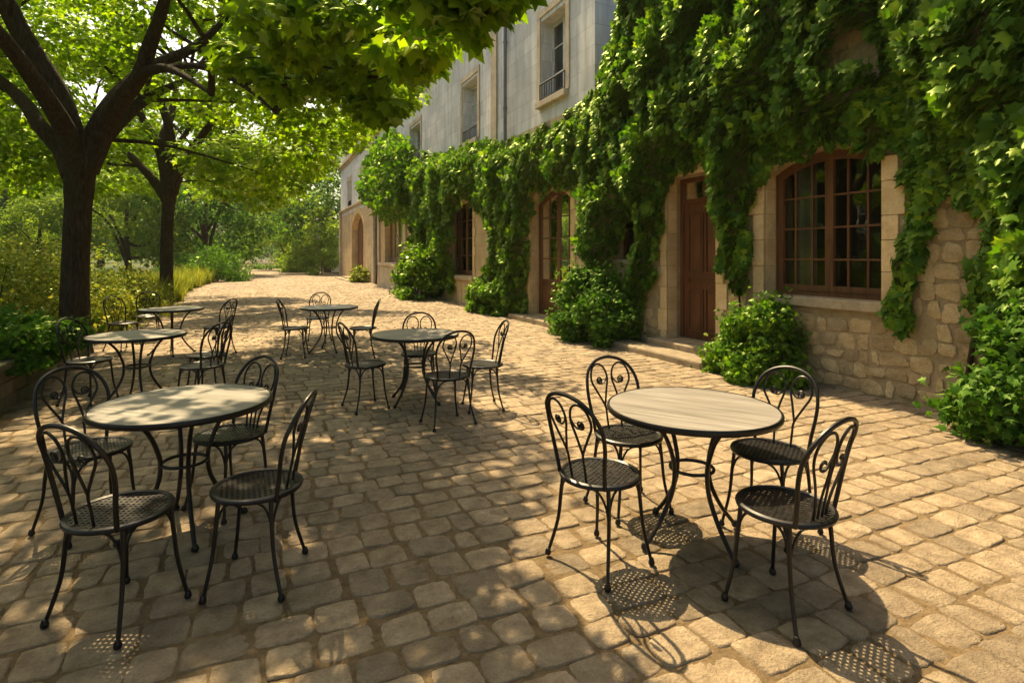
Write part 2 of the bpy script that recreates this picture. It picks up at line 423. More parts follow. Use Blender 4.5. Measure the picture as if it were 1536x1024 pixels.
# ------------------------------------------------------------------ buildings
WV = 6.26
def facade(mb, s0, s1, z0, z1, ops, v=WV, depth=.32):
    """wall sheet with openings: ops = (s0,s1,z0,zspring,rise); reveals go back by depth"""
    ops = sorted(ops); cur = s0
    def q(a, b, c, d): mb.add([(v,a,c),(v,b,c),(v,b,d),(v,a,d)], [(0,1,2,3)])
    for (a, b, za, zs, rise) in ops:
        if a > cur: q(cur, a, z0, z1)
        if za > z0: q(a, b, z0, za)
        n = 14 if rise > 0 else 1; top = []
        for i in range(n+1):
            t = i/n; y = a+(b-a)*t
            if rise > 0:
                hw = (b-a)/2; rad = (hw*hw+rise*rise)/(2*rise); zz = zs+math.sqrt(max(0, rad*rad-(y-a-hw)**2))-(rad-rise)
            else: zz = zs
            top.append((y, zz))
        for (ya, zz), (yb, zb) in zip(top, top[1:]):
            mb.add([(v,ya,zz),(v,yb,zb),(v,yb,z1),(v,ya,z1)], [(0,1,2,3)])
            mb.add([(v,ya,zz),(v,yb,zb),(v+depth,yb,zb),(v+depth,ya,zz)], [(0,1,2,3)])
        for y in (a, b): mb.add([(v,y,za),(v+depth,y,za),(v+depth,y,top[0][1]),(v,y,top[0][1])], [(0,1,2,3)])
        mb.add([(v,a,za),(v,b,za),(v+depth,b,za),(v+depth,a,za)], [(0,1,2,3)])
        cur = b
    if cur < s1: q(cur, s1, z0, z1)

def arch_pts(a, b, zs, rise, n=16):
    out = []
    for i in range(n+1):
        y = a+(b-a)*i/n; hw = (b-a)/2
        if rise > 0:
            rad = (hw*hw+rise*rise)/(2*rise); z = zs+math.sqrt(max(0, rad*rad-(y-a-hw)**2))-(rad-rise)
        else: z = zs
        out.append((y, z))
    return out
def arch_z(y, a, b, zs, rise):
    if rise <= 0: return zs
    hw = (b-a)/2; rad = (hw*hw+rise*rise)/(2*rise); return zs+math.sqrt(max(0, rad*rad-(y-a-hw)**2))-(rad-rise)

def casing(mb, a, b, z0, zs, rise, v, wd=.06, dp=.07):
    """frame that follows the opening's outline"""
    mb.box(v, v+dp, a, a+wd, z0, zs); mb.box(v, v+dp, b-wd, b, z0, zs)
    mb.box(v+.001, v+dp-.001, a+wd, b-wd, z0, z0+wd)
    pts = arch_pts(a, b, zs, rise, 18 if rise > 0 else 1)
    for (ya, za), (yb, zb) in zip(pts, pts[1:]):
        p = [(ya,za-wd-.0),(yb,zb-wd-.0),(yb,zb),(ya,za)]
        mb.add([(v+.0015,y,z) for y, z in p]+[(v+dp-.0015,y,z) for y, z in p], [(0,1,2,3),(7,6,5,4),(0,4,5,1),(3,2,6,7),(0,3,7,4),(1,5,6,2)])
def pane_mesh(a, b, z0, zs, rise, v):
    mb = MB(); pts = arch_pts(a, b, zs, rise, 18 if rise > 0 else 1)
    vs_ = [(v,a,z0),(v,b,z0)]+[(v,y,z) for y, z in reversed(pts)]
    mb.add(vs_, [tuple(range(len(vs_)))]); return mb
def room(parent, a, b, z0, z1, v, curtain=None):
    mb = MB(); d = v+1.4
    mb.add([(v,a-.3,z0-.2),(v,b+.3,z0-.2),(v,b+.3,z1+.3),(v,a-.3,z1+.3),(d,a-.3,z0-.2),(d,b+.3,z0-.2),(d,b+.3,z1+.3),(d,a-.3,z1+.3)],
           [(4,5,6,7),(0,1,5,4),(2,3,7,6),(1,2,6,5),(3,0,4,7)])
    mb.build('interior', M['room'], parent)
    if curtain:
        for (ya, yb) in curtain:
            c = MB(); n = 24
            ys = [ya+(yb-ya)*i/n for i in range(n+1)]; xs = [v+.14+.025*math.sin(i*1.9) for i in range(n+1)]
            for i in range(n): c.add([(xs[i],ys[i],z0),(xs[i+1],ys[i+1],z0),(xs[i+1],ys[i+1],z1),(xs[i],ys[i],z1)], [(0,1,2,3)])
            c.build('curtain', M['curtain'], parent, smooth=True)
def window(parent, a, b, z0, zs, rise=0, v=WV+.22, cols=3, rows=4, leaves_=2, mat='frame', wd=.055, mun=.022, curtain=None, deep=True):
    root = MB(); casing(root, a, b, z0, zs, rise, v, wd)
    wr = root.build('window', M[mat], parent)
    ca_, cb_ = a+wd, b-wd
    for k in range(leaves_):
        la = ca_+(cb_-ca_)*k/leaves_; lb = ca_+(cb_-ca_)*(k+1)/leaves_
        sash = MB(); sv = v-.012; sw = wd*.85
        def topz(y): return arch_z(y, a, b, zs, rise)-wd
        zb = z0+wd
        # stiles
        for (p, q_) in ((la, la+sw), (lb-sw, lb)):
            zt0, zt1 = topz(p), topz(q_)
            if rise == 0: zt0 = zt1 = zs-wd
            pp = [(p,zb),(q_,zb),(q_,zt1-.002),(p,zt0-.002)]
            sash.add([(sv,y,z) for y, z in pp]+[(sv+.05,y,z) for y, z in pp], [(0,1,2,3),(7,6,5,4),(0,4,5,1),(3,2,6,7),(0,3,7,4),(1,5,6,2)])
        sash.box(sv+.001, sv+.049, la+sw, lb-sw, zb, zb+sw*1.3)
        n = 8
        for i in range(n):
            y0_ = la+sw+(lb-la-2*sw)*i/n; y1_ = la+sw+(lb-la-2*sw)*(i+1)/n
            pp = [(y0_,topz(y0_)-sw),(y1_,topz(y1_)-sw),(y1_,topz(y1_)-.002),(y0_,topz(y0_)-.002)]
            sash.add([(sv+.001,y,z) for y, z in pp]+[(sv+.049,y,z) for y, z in pp], [(0,1,2,3),(7,6,5,4),(0,4,5,1),(3,2,6,7),(0,3,7,4),(1,5,6,2)])
        for c in range(1, cols):
            y = la+(lb-la)*c/cols; sash.box(sv+.01, sv+.034, y-mun/2, y+mun/2, zb+sw, topz(y)-sw*.8)
        hh = zs-z0-wd
        for r in range(1, rows):
            z = zb+hh*r/rows*(1.0 if rise == 0 else 1.04)
            sash.box(sv+.012, sv+.032, la+sw, lb-sw, z-mun/2, z+mun/2)
        sash.build('sash', M[mat], wr)
    pane_mesh(a+wd*.5, b-wd*.5, z0+wd*.5, zs-wd*.5, rise, v+.028).build('pane', M['glass'], wr)
    if deep: room(wr, a, b, z0, zs+rise, v+.1, curtain)
    return wr
def railing(parent, a, b, z0, h, v):
    r = MB(); r.tube([(v,a,z0+h),(v,b,z0+h)], .022, 6); r.tube([(v,a,z0+.06),(v,b,z0+.06)], .012, 5)
    n = int((b-a)/.11)
    for i in range(n+1):
        y = a+(b-a)*i/n; r.tube([(v,y,z0),(v,y,z0+h)], .009, 5)
    r.build('railing', M['iron'], parent)

# --- near stone house (low wing), openings: big window, door, small window
BW = (4.0, 5.58, 1.05, 2.65, .22); D1 = (6.46, 7.57, .2, 2.85, 0); SW = (8.36, 9.11, 1.5, 2.62, 0)
house = tag(empty('stone_house', (0, 0, 0)), 'low golden rubble stone house under green creeper, with big arched window and brown door', 'house')
hm = MB()
facade(hm, -6, 9.8, -.1, 5.0, [BW, D1, SW], depth=.42)
hm.add([(WV,-6,5),(WV,9.8,5),(WV,8.2,6.6),(WV,-6,6.6)], [(0,1,2,3)])
hm.add([(WV,9.8,-.1),(16,9.8,-.1),(16,9.8,5),(WV,9.8,5)], [(0,1,2,3)])
hm.add([(WV,-6,-.1),(16,-6,-.1),(16,-6,6.6),(WV,-6,6.6)], [(0,1,2,3)])
hm.add([(16,-6,-.1),(16,9.8,-.1),(16,9.8,6.6),(16,-6,6.6)], [(0,1,2,3)])
hw_ = hm.build('wall', M['mortar'], house)
rf = MB(); rf.add([(WV-.01,-6.2,6.6),(WV-.01,8.2,6.6),(11,8.2,8.2),(11,-6.2,8.2)], [(0,1,2,3)]); rf.add([(16.2,-6.2,6.6),(16.2,8.2,6.6),(11,8.2,8.2),(11,-6.2,8.2)], [(0,1,2,3)])
rf.add([(WV-.01,8.2,6.6),(WV-.01,9.8,5.0),(16.2,9.8,5.0),(16.2,8.2,6.6)], [(0,1,2,3)])
rf.add([(WV,8.2,6.6),(16,8.2,6.6),(11,8.2,8.2)], [(0,1,2)]); rf.add([(WV,-6.1,6.6),(16,-6.1,6.6),(11,-6.1,8.2)], [(0,1,2)])
rf.build('roof', M['roof'], house)
# rubble facing stones
def sur(o, m): return (o[0]-m, o[1]+m, o[2]-m*.6, o[3]+o[4]+m*.9)
def skip_r(u, w_, a, b):
    for r in (sur(BW, .26), sur(D1, .22), sur(SW, .14)):
        if u+a > r[0] and u-a < r[1] and w_+b > r[2] and w_-b < r[3]: return True
    return u-a < -.5 or u+a > 9.75 or w_-b < .0
V, Fa = stone_field(-.6, 9.8, .02, 5.0, row=(.13,.22), wid=(.12,.32), gap=.007, n=18, rings=3, h=.009, jit=.034, skip=skip_r, wave=.12, seed=11, pw=5, rag=.13)
V2 = np.stack([WV-.012-V[:,2]*1.0, V[:,0], V[:,1]], -1)
me = npmesh('facing_stones', V2, Fa[:, ::-1]); me.shade_smooth(); ob('rubble_masonry', me, M['rubble'], hw_)
# dressed surrounds: jamb blocks, voussoirs, lintels
def surround(parent, o, m=.24, seed=1, v=WV-.022, arch=True):
    a, b, z0, zs, rise = o; rnd = random.Random(seed); mb = MB()
    for side in (0, 1):
        z = z0 if z0 > .5 else .01; long = rnd.random() > .5
        while z < zs-.05:
            h = min(rnd.uniform(.26, .4), zs-z); h = zs-z if zs-z-h < .15 else h
            wdt = m*(1.0 if long else .72); long = not long
            y0_, y1_ = (a-wdt, a-.001) if side == 0 else (b+.001, b+wdt)
            mb.box(v-rnd.uniform(0, .004), WV+.02, y0_, y1_, z+.003, z+h-.003)
            if side == 1:   # reveal face blocks so that the jamb shows its joints
                mb.box(WV+.021, WV+.2, b-.006, b+.02, z+.003, z+h-.003)
            z += h
    if rise > 0:
        pts_i = arch_pts(a, b, zs, rise, 9); cy = (a+b)/2; hw = (b-a)/2; rad = (hw*hw+rise*rise)/(2*rise); cz = zs+rise-rad
        def out(y, z, e):
            d = Vector((y-cy, z-cz)).normalized(); return (y+d.x*e, z+d.y*e)
        for i in range(9):
            (ya, za), (yb, zb) = pts_i[i], pts_i[i+1]; ya += .003; yb -= .003
            p = [(ya,za),(yb,zb), out(yb,zb,m), out(ya,za,m)]
            vv = v-rnd.uniform(0,.005)
            mb.add([(vv,y,z) for y, z in p]+[(WV+.02,y,z) for y, z in p], [(0,1,2,3),(7,6,5,4),(0,4,5,1),(3,2,6,7),(0,3,7,4),(1,5,6,2)])
    else:
        mb.box(v-.003, WV+.02, a-m, b+m, zs+.003, zs+.32)
    return mb.build('stone_surround', M['ashlar'], parent, bevel=.006)
surround(house, BW, .25, 3); surround(house, D1, .22, 5); surround(house, SW, .14, 8)
win = window(house, *BW, cols=3, rows=4, wd=.065, mun=.024, curtain=[(5.15, 5.5)])
sb = MB(); sb.box(WV-.07, WV+.215, BW[0]-.12, BW[1]+.14, .93, 1.048); sb.build('sill', M['sill'], win, bevel=.014)
hd = MB(); hd.tube([(WV+.19,4.79,1.75),(WV+.15,4.79,1.75),(WV+.15,4.79,1.62)], .009, 6); hd.build('handle', M['brass'], win)
w2 = window(house, *SW, cols=1, rows=2, leaves_=2, wd=.05)
sb = MB(); sb.box(WV-.05, WV+.21, SW[0]-.08, SW[1]+.08, 1.41, 1.498); sb.build('sill', M['sill'], w2, bevel=.012)

def panel_door(parent, a, b, z0, z1, v, panels, name='door', mat='door'):
    d = MB(); d.box(v, v+.05, a, b, z0, z1)
    root = d.build(name, M[mat], parent)
    t = .028; p = MB()
    rails = []
    for (ya, yb, za, zb) in panels:      # raised frame strips round each panel, and a raised field
        w_ = .022; y0_, y1_ = a+(b-a)*ya, a+(b-a)*yb; zz0, zz1 = z0+(z1-z0)*za, z0+(z1-z0)*zb
        p.box(v-t, v-.0005, y0_, y0_+w_, zz0, zz1); p.box(v-t, v-.0005, y1_-w_, y1_, zz0, zz1)
        p.box(v-t+.001, v-.0005, y0_+w_, y1_-w_, zz0, zz0+w_); p.box(v-t+.001, v-.0005, y0_+w_, y1_-w_, zz1-w_, zz1)
        p.box(v-t*.55, v-.0005, y0_+.06, y1_-.06, zz0+.07, zz1-.07)
    p.build('panel', M[mat], root, bevel=.004)
    return root
# entrance door with transom
dv = WV+.3
fr = MB(); a, b, z0, z1, _ = D1
fr.box(dv-.03, dv+.07, a, a+.07, z0, z1); fr.box(dv-.03, dv+.07, b-.07, b, z0, z1); fr.box(dv-.029, dv+.069, a+.07, b-.07, z1-.07, z1); fr.box(dv-.04, dv+.068, a+.07, b-.07, 2.42, 2.5)
fr.box(dv-.028, dv+.03, (a+b)/2-.02, (a+b)/2+.02, 2.5, z1-.07)
dfr = fr.build('door_frame', M['door'], house, bevel=.006)
pane_mesh(a+.07, b-.07, 2.5, z1-.07, 0, dv+.01).build('pane', M['glass'], dfr)
room(dfr, a, b, 2.45, z1, dv+.08)
dr = panel_door(house, a+.072, b-.072, z0+.01, 2.418, dv, [(.12,.47,.49,.93),(.53,.88,.49,.93),(.12,.88,.405,.46),(.12,.47,.05,.37),(.53,.88,.05,.37)])
kb = MB(); kb.lathe([(.0,-.02),(.022,-.018),(.028,0),(.022,.018),(0,.02)], 14, (dv-.05, a+.16, 1.25)); kb.box(dv-.012, dv-.001, a+.135, a+.185, 1.15, 1.35); kb.build('handle', M['brass'], dr, smooth=True)
st = MB(); st.box(WV-.30, WV+.31, a-.12, b+.16, -.03, .196); st.build('doorstep', M['step'], house, bevel=.02)
st = MB(); st.box(WV-.72, WV-.301, a-.45, b+.95, -.03, .105)
o = st.build('lower_doorstep', M['step'], house, bevel=.03)

# --- tall pale stone building
tall = tag(empty('stone_building', (0, 0, 0)), 'tall pale grey stone building with iron window railings behind the creeper', 'building')
FD = (10.75, 12.8, .12, 2.85, .32); W3 = (16.9, 19.4, .92, 3.35, 0); W4 = (26.4, 30.5, 1.25, 3.6, 0); AD = (37, 42, .15, 3.5, 1.0)
W5 = (21.6, 23.4, .3, 3.2, 0)
up = [(10.96,12.19),(16.46,17.9),(23.2,24.9),(29.5,31.2),(36.5,38.2),(42.2,43.9)]
tm = MB(); facade(tm, 9.8, 48, -.1, 4.75, [FD, W3, W5, W4, AD], depth=.45)
gw = tm.build('ground_floor_wall', M['gold_wall'], tall)
tm = MB(); facade(tm, 9.8, 48, 4.75, 8.6, [(a, b, 5.25, 7.2, 0) for a, b in up], depth=.45)
facade(tm, 9.8, 48, 8.6, 12.4, [(a, b, 9.05, 11.2, 0) for a, b in up], depth=.45)
for y in (9.8, 48): tm.add([(WV,y,-.1),(17,y,-.1),(17,y,12.4),(WV,y,12.4)], [(0,1,2,3)])
tm.add([(17,9.8,-.1),(17,48,-.1),(17,48,12.4),(17,9.8,12.4)], [(0,1,2,3)])
uw = tm.build('upper_wall', M['pale_wall'], tall)
r_ = MB(); r_.add([(WV-.3,9.6,12.4),(WV-.3,48.2,12.4),(8.2,48.2,15),(8.2,9.6,15)], [(0,1,2,3)]); r_.add([(8.2,9.6,15),(8.2,48.2,15),(17.3,48.2,15.2),(17.3,9.6,15.2)], [(0,1,2,3)])
r_.build('roof', M['roof'], tall)
cn = MB(); cn.box(WV-.12, WV+.02, 18.8, 48.1, 8.5, 8.62); cn.box(WV-.24, WV+.02, 18.7, 48.2, 8.622, 8.78); cn.box(WV-.18, WV+.02, 18.75, 48.15, 8.782, 8.84)
cn.box(WV-.08, WV+.02, 33, 48.1, 5.0, 5.1); cn.box(WV-.16, WV+.02, 33, 48.15, 5.102, 5.2)
cn.build('cornice', M['cornice'], tall)
for (y, wd_, dp_, za, zb) in [(33.0,.6,.14,-.05,4.998),(47.4,.6,.14,-.05,4.998),(20.3,.5,.1,-.05,4.3),(24.4,.5,.1,-.05,4.3),(25.5,.5,.1,-.05,4.3),(31.6,.5,.1,-.05,4.3),(14.9,.4,.05,4.8,8.6)]:
    pl = MB(); pl.box(WV-dp_, WV+.01, y, y+wd_, za, zb); pl.build('pilaster', M['cornice'], tall)
surround(tall, FD, .26, 21); surround(tall, W3, .24, 22); surround(tall, AD, .4, 23)
for i, (a, b) in enumerate(up):
    for z0, z1 in ((5.25, 7.2), (9.05, 11.2)):
        wn = window(tall, a, b, z0, z1, 0, WV+.3, cols=1, rows=3, leaves_=2, mat='white_paint', wd=.06, mun=.03, curtain=[(a+.1, a+.45)] if i < 2 else None)
        s_ = MB(); s_.box(WV-.12, WV+.29, a-.1, b+.1, z0-.14, z0-.002); s_.build('sill', M['cornice'], wn, bevel=.01)
        railing(wn, a+.01, b-.01, z0+.002, .42, WV+.02 if i else WV-.04)
        if z0 < 6:
            h_ = MB(); h_.box(WV-.03, WV+.01, a-.16, a-.002, z0, z1+.1); h_.box(WV-.03, WV+.01, b+.002, b+.16, z0, z1+.1); h_.box(WV-.035, WV+.01, a-.16, b+.16, z1+.1, z1+.26)
            h_.build('moulding', M['cornice'], wn)
dp = MB(); dp.tube([(WV-.07,14.2,12.3),(WV-.07,14.2,.1)], .05, 10)
for z in (5.6, 7.4, 9.2, 3.6): dp.lathe([(.062,-.03),(.062,.03)], 12, (WV-.07,14.2,z))
dp.build('downpipe', M['zinc'], tall, smooth=True)
dp = MB(); dp.tube([(WV-.07,32.6,8.4),(WV-.07,32.6,.1)], .06, 8); dp.build('downpipe', M['zinc'], tall, smooth=True)
window(tall, W3[0], W3[1], W3[2], W3[3], 0, WV+.25, cols=2, rows=4, leaves_=2, mat='frame', wd=.08, mun=.03)
s_ = MB(); s_.box(WV-.09, WV+.24, W3[0]-.15, W3[1]+.15, .78, .918); s_.build('sill', M['sill'], tall, bevel=.015)
window(tall, W4[0], W4[1], W4[2], W4[3], 0, WV+.3, cols=2, rows=2, leaves_=2, mat='old_frame', wd=.12, mun=.05)
s_ = MB(); s_.box(WV-.35, WV+.29, W4[0]-.1, W4[1]+.2, 1.08, 1.248); s_.box(WV-.28, WV-.001, W4[0], W4[1]+.05, -.03, 1.078); s_.build('sill', M['cornice'], tall, bevel=.02)
# french door: frame, two leaves with panes above and panels below
def french(parent, o, v):
    a, b, z0, zs, rise = o; c = MB(); casing(c, a, b, z0, zs, rise, v, .08, .09); root = c.build('glazed_door', M['frame'], parent)
    for k in range(2):
        la = a+.08+(b-a-.16)*k/2; lb = a+.08+(b-a-.16)*(k+1)/2
        d = panel_door(root, la+.004, lb-.004, z0+.085, 1.0, v+.01, [(.1,.9,.12,.9)], 'lower_panel', 'frame')
        s_ = MB(); tz = lambda y: arch_z(y, a, b, zs, rise)-.085
        for (p, q_) in ((la+.004, la+.07), (lb-.07, lb-.004)):
            pp = [(p,1.002),(q_,1.002),(q_,tz(q_)),(p,tz(p))]
            s_.add([(v+.005,y,z) for y, z in pp]+[(v+.055,y,z) for y, z in pp], [(0,1,2,3),(7,6,5,4),(0,4,5,1),(3,2,6,7),(0,3,7,4),(1,5,6,2)])
        for i in range(8):
            y0_ = la+.07+(lb-la-.14)*i/8; y1_ = la+.07+(lb-la-.14)*(i+1)/8; pp = [(y0_,tz(y0_)-.06),(y1_,tz(y1_)-.06),(y1_,tz(y1_)),(y0_,tz(y0_))]
            s_.add([(v+.006,y,z) for y, z in pp]+[(v+.054,y,z) for y, z in pp], [(0,1,2,3),(7,6,5,4),(0,4,5,1),(3,2,6,7)])
        s_.box(v+.012, v+.04, (la+lb)/2-.014, (la+lb)/2+.014, 1.0, tz((la+lb)/2)-.05)
        for z in (1.5, 2.0, 2.5): s_.box(v+.014, v+.038, la+.07, lb-.07, z-.014, z+.014)
        s_.build('sash', M['frame'], root)
    pane_mesh(a+.07, b-.07, 1.0, zs-.07, rise, v+.03).build('pane', M['glass'], root)
    room(root, a, b, 1.0, zs+rise, v+.1)
french(tall, FD, WV+.25)
s_ = MB(); s_.box(WV-.45, WV+.26, FD[0]-.15, FD[1]+.35, -.03, .116); s_.build('doorstep', M['step'], tall, bevel=.025)
panel_door(tall, AD[0]+.05, AD[1]-.05, .16, 4.5, WV+.4, [(.1,.46,.05,.4),(.54,.9,.05,.4),(.1,.46,.45,.95),(.54,.9,.45,.95)])
s_ = MB(); s_.box(WV-.7, WV+.4, AD[0]-.3, AD[1]+.3, -.03, .148); s_.box(WV-1.1, WV-.701, AD[0]-.6, AD[1]+.6, -.03, .07); s_.build('doorstep', M['step'], tall, bevel=.02)
panel_door(tall, W5[0]+.05, W5[1]-.05, .3, 3.18, WV+.3, [(.1,.9,.05,.4),(.1,.9,.45,.95)])
s_ = MB(); s_.box(WV-.5, WV+.4, W5[0]-.2, W5[1]+.2, -.03, .296); s_.build('doorstep', M['step'], tall, bevel=.02)
# far low outbuilding
out_ = tag(empty('outbuilding', (0,0,0)), 'small pale plastered outbuilding at the far end of the facades', 'building')
om = MB(); facade(om, 60, 78, -.1, 5.4, [(61.5,63.5,.2,3.2,.5),(66,68,1.0,3.2,0)], v=6.0, depth=.3)
for y in (60, 78): om.add([(6.0,y,-.1),(14,y,-.1),(14,y,5.4),(6.0,y,5.4)], [(0,1,2,3)])
om.add([(14,60,-.1),(14,78,-.1),(14,78,5.4),(14,60,5.4)], [(0,1,2,3)])
for y in (60,64.6,69.4,77.6): om.box(5.85, 6.0, y, y+.5, -.1, 5.1)
om.build('wall', M['pale_wall'], out_)
panel_door(out_, 61.5, 63.5, .2, 3.6, 6.25, [(.1,.9,.05,.95)])
om = MB(); om.add([(5.7,59.7,5.4),(5.7,78.3,5.4),(10,78.3,7.4),(10,59.7,7.4)], [(0,1,2,3)]); om.add([(14.3,59.7,5.4),(14.3,78.3,5.4),(10,78.3,7.4),(10,59.7,7.4)], [(0,1,2,3)]); om.build('roof', M['roof'], out_)
window(out_, 66, 68, 1.0, 3.2, 0, 6.2, cols=1, rows=3, mat='old_frame', deep=False)

# ================================================================== CREEPERS on the walls
def inpoly(px, py, poly):
    ins = np.zeros(len(px), bool); n = len(poly)
    for i in range(n):
        x1, y1 = poly[i]; x2, y2 = poly[(i+1) % n]
        if y1 == y2: continue
        c = ((y1 > py) != (y2 > py)) & (px < (x2-x1)*(py-y1)/(y2-y1)+x1); ins ^= c
    return ins
def ivy_leaves(poly, dens, size, thick=.35, holes=(), base=.03, rag=.18, seed=0.0, shape='maple', v=WV):
    """poly in (s,z) metres on the wall"""
    P = np.array(poly); s0, z0 = P.min(0)-.3; s1, z1 = P.max(0)+.3
    n = int(dens*(s1-s0)*(z1-z0)); s_ = rng.uniform(s0, s1, n); z_ = rng.uniform(z0, z1, n)
    nv = np.array([noise.noise_vector(Vector((a*1.7, b*1.7, seed)))+noise.noise_vector(Vector((a*5, b*5, seed+9)))*.5 for a, b in zip(s_, z_)])
    js, jz = s_+nv[:,0]*rag*1.6, z_+nv[:,1]*rag*1.6
    k = inpoly(js, jz, poly)
    for h in holes: k &= ~inpoly(js, jz, h)
    s_, z_ = s_[k], z_[k]; n = len(s_)
    def hgt(a, b):
        return .58+.42*noise.noise(Vector((a*.9, b*.8, seed+4)))+.42*noise.noise(Vector((a*2.9, b*2.1, seed+7)))+.2*noise.noise(Vector((a*7, b*5, seed+2)))
    H = np.array([hgt(a, b) for a, b in zip(s_, z_)]); e = .08
    Hs = (np.array([hgt(a+e, b) for a, b in zip(s_, z_)])-H)/e; Hz = (np.array([hgt(a, b+e) for a, b in zip(s_, z_)])-H)/e
    # thin towards the outline
    dmin = np.full(n, 9.)
    for i in range(len(poly)):
        a = np.array(poly[i]); b = np.array(poly[(i+1) % len(poly)]); ab = b-a; L = max(ab@ab, 1e-9)
        t = np.clip(((s_-a[0])*ab[0]+(z_-a[1])*ab[1])/L, 0, 1); dmin = np.minimum(dmin, np.hypot(s_-a[0]-ab[0]*t, z_-a[1]-ab[1]*t))
    edge = np.clip(dmin/.45, .22, 1)
    T_ = (np.clip(H, .05, 1.3)*thick)*edge+base
    dpt = rng.uniform(0, 1, n)**.4
    X = v-.02-T_*dpt
    Pp = np.stack([X, s_, z_], -1)
    N = np.stack([-np.ones(n)*.9, Hs*thick*1.0+.3, Hz*thick*1.0+.65], -1)+rdir(n)*.5
    T = np.stack([-.25*np.ones(n), rng.normal(0, .45, n), -np.ones(n)], -1)
    return leaves(Pp, N, T, size*rng.uniform(.35, 1.0, n)**.8*1.35, shape, .14)
def WP(pts, v=6.02): return [W(px, py, v) for px, py in pts]
def vine_stem(parent, ctrls):
    for pts, r0, r1 in ctrls:
        mb = MB(); sp = spline(pts, 6); sp = [p+Vector((0, .02*noise.noise(p*3), 0)) for p in sp]
        mb.tube(sp, lerp_r([r0, r1], len(sp)), 7)
        mb.build('stem', M['bark'], parent, smooth=True)
def vine(label, polys, stems, name='climbing_vine'):
    t = tag(empty(name, (WV-.05, polys[0]['c'], 0)), label, 'climbing plant', 'creepers on the walls')
    parts = [ivy_leaves(**{k: v for k, v in p.items() if k != 'c'}) for p in polys]
    V, Fa = merge(parts); V = V-np.array([WV-.05, polys[0]['c'], 0])
    ob('foliage', npmesh('foliage', V, Fa), M['ivy'], t)
    vine_stem(t, [([(x-(WV-.05), y-polys[0]['c'], z) for x, y, z in pts], a, b) for pts, a, b in stems])
    return t
def ws(px, py, v=6.2):
    s_, z_ = W(px, py, v); return (v, s_, z_)
# right edge mass
pA = [(-.6,7.0),(3.2,6.9)]+WP([(1300,-50),(1292,60),(1330,150),(1330,215),(1345,240),(1350,300),(1330,360),(1330,440),(1300,470),(1320,495),(1350,480),(1375,400),(1400,330),(1425,225),(1432,300),(1455,340),(1448,430),(1462,500),(1480,600)])+[(-.6,.4)]
vine('big leaved creeper mass at the right edge, trailing down beside the arched window',
     [dict(poly=pA, dens=900, size=.13, thick=.62, c=2.2, seed=1.3, rag=.12)],
     [([(6.15,3.05,0.0),ws(1452,560),ws(1470,480),ws(1488,450),ws(1500,400)], .028, .014), ([ws(1470,480),ws(1462,430),ws(1475,360)], .014, .008), ([ws(1440,240),ws(1422,270),ws(1445,215),ws(1410,180)], .012, .007)])
# middle mass over window and door
pB = WP([(893,112),(912,30),(935,-60)])+[(8.4,7.05),(3.4,7.05)]+WP([(1335,-30),(1350,130),(1365,195),(1300,228),(1240,218),(1190,228),(1145,238),(1112,300),(1110,360),(1106,425),(1092,452),(1078,420),(1066,350),(1058,300),(1056,256),(1004,246),(985,285),(978,340),(968,390),(958,440),(950,490),(930,430),(948,360),(935,310),(905,280)])
hB = [WP([(1232,60),(1262,42),(1300,55),(1298,95),(1262,120),(1235,108)])]
vine('dense sunlit creeper hanging over the brown door and the arched window',
     [dict(poly=pB, dens=1100, size=.115, thick=.7, c=6, seed=5.1, holes=hB, rag=.14)],
     [([(6.2,6.2,0),ws(1110,480),ws(1105,400),ws(1112,300)], .018, .01), ([ws(1385,180),ws(1330,175),ws(1290,200)], .01, .006)])
# french door creeper
pC = WP([(748,214),(800,196),(850,165),(893,128),(915,120),(940,300),(925,345),(905,400),(885,420),(868,380),(866,300),(845,282),(812,282),(795,300),(786,350),(780,420),(784,480),(725,478),(712,430),(735,370),(715,312),(700,250)])
vine('creeper with a bare forked trunk beside the arched glazed door',
     [dict(poly=pC, dens=800, size=.11, thick=.6, c=11, seed=8.2, rag=.16)],
     [([(6.12,W(888,470)[0],0),ws(884,400),ws(886,330),ws(892,260)], .055, .03), ([ws(884,395),ws(905,365),ws(930,335),ws(945,310)], .035, .012), ([ws(882,330),ws(868,300),ws(862,280)], .02, .01)])
pD = WP([(588,262),(625,238),(700,214),(752,206),(765,300),(722,318),(690,302),(676,320),(672,400),(676,440),(640,440),(646,400),(640,330),(634,400),(618,400),(616,330),(590,325)])
vine('creeper garland with hanging strands round the far wooden window',
     [dict(poly=pD, dens=380, size=.15, thick=.75, c=20, seed=12.7, rag=.2)],
     [([(6.1,W(655,440)[0],0),ws(655,380),ws(650,300)], .05, .03)])
pE = WP([(545,285),(560,230),(580,200),(610,210),(622,250),(618,320),(600,325),(575,330),(556,310)])
vine('round creeper mass high on the facade before the cornice ledge',
     [dict(poly=pE, dens=170, size=.22, thick=1.3, c=31, seed=17.7, rag=.3)],
     [([(6.1,W(568,430)[0],0),ws(568,380),ws(570,300)], .05, .03)])

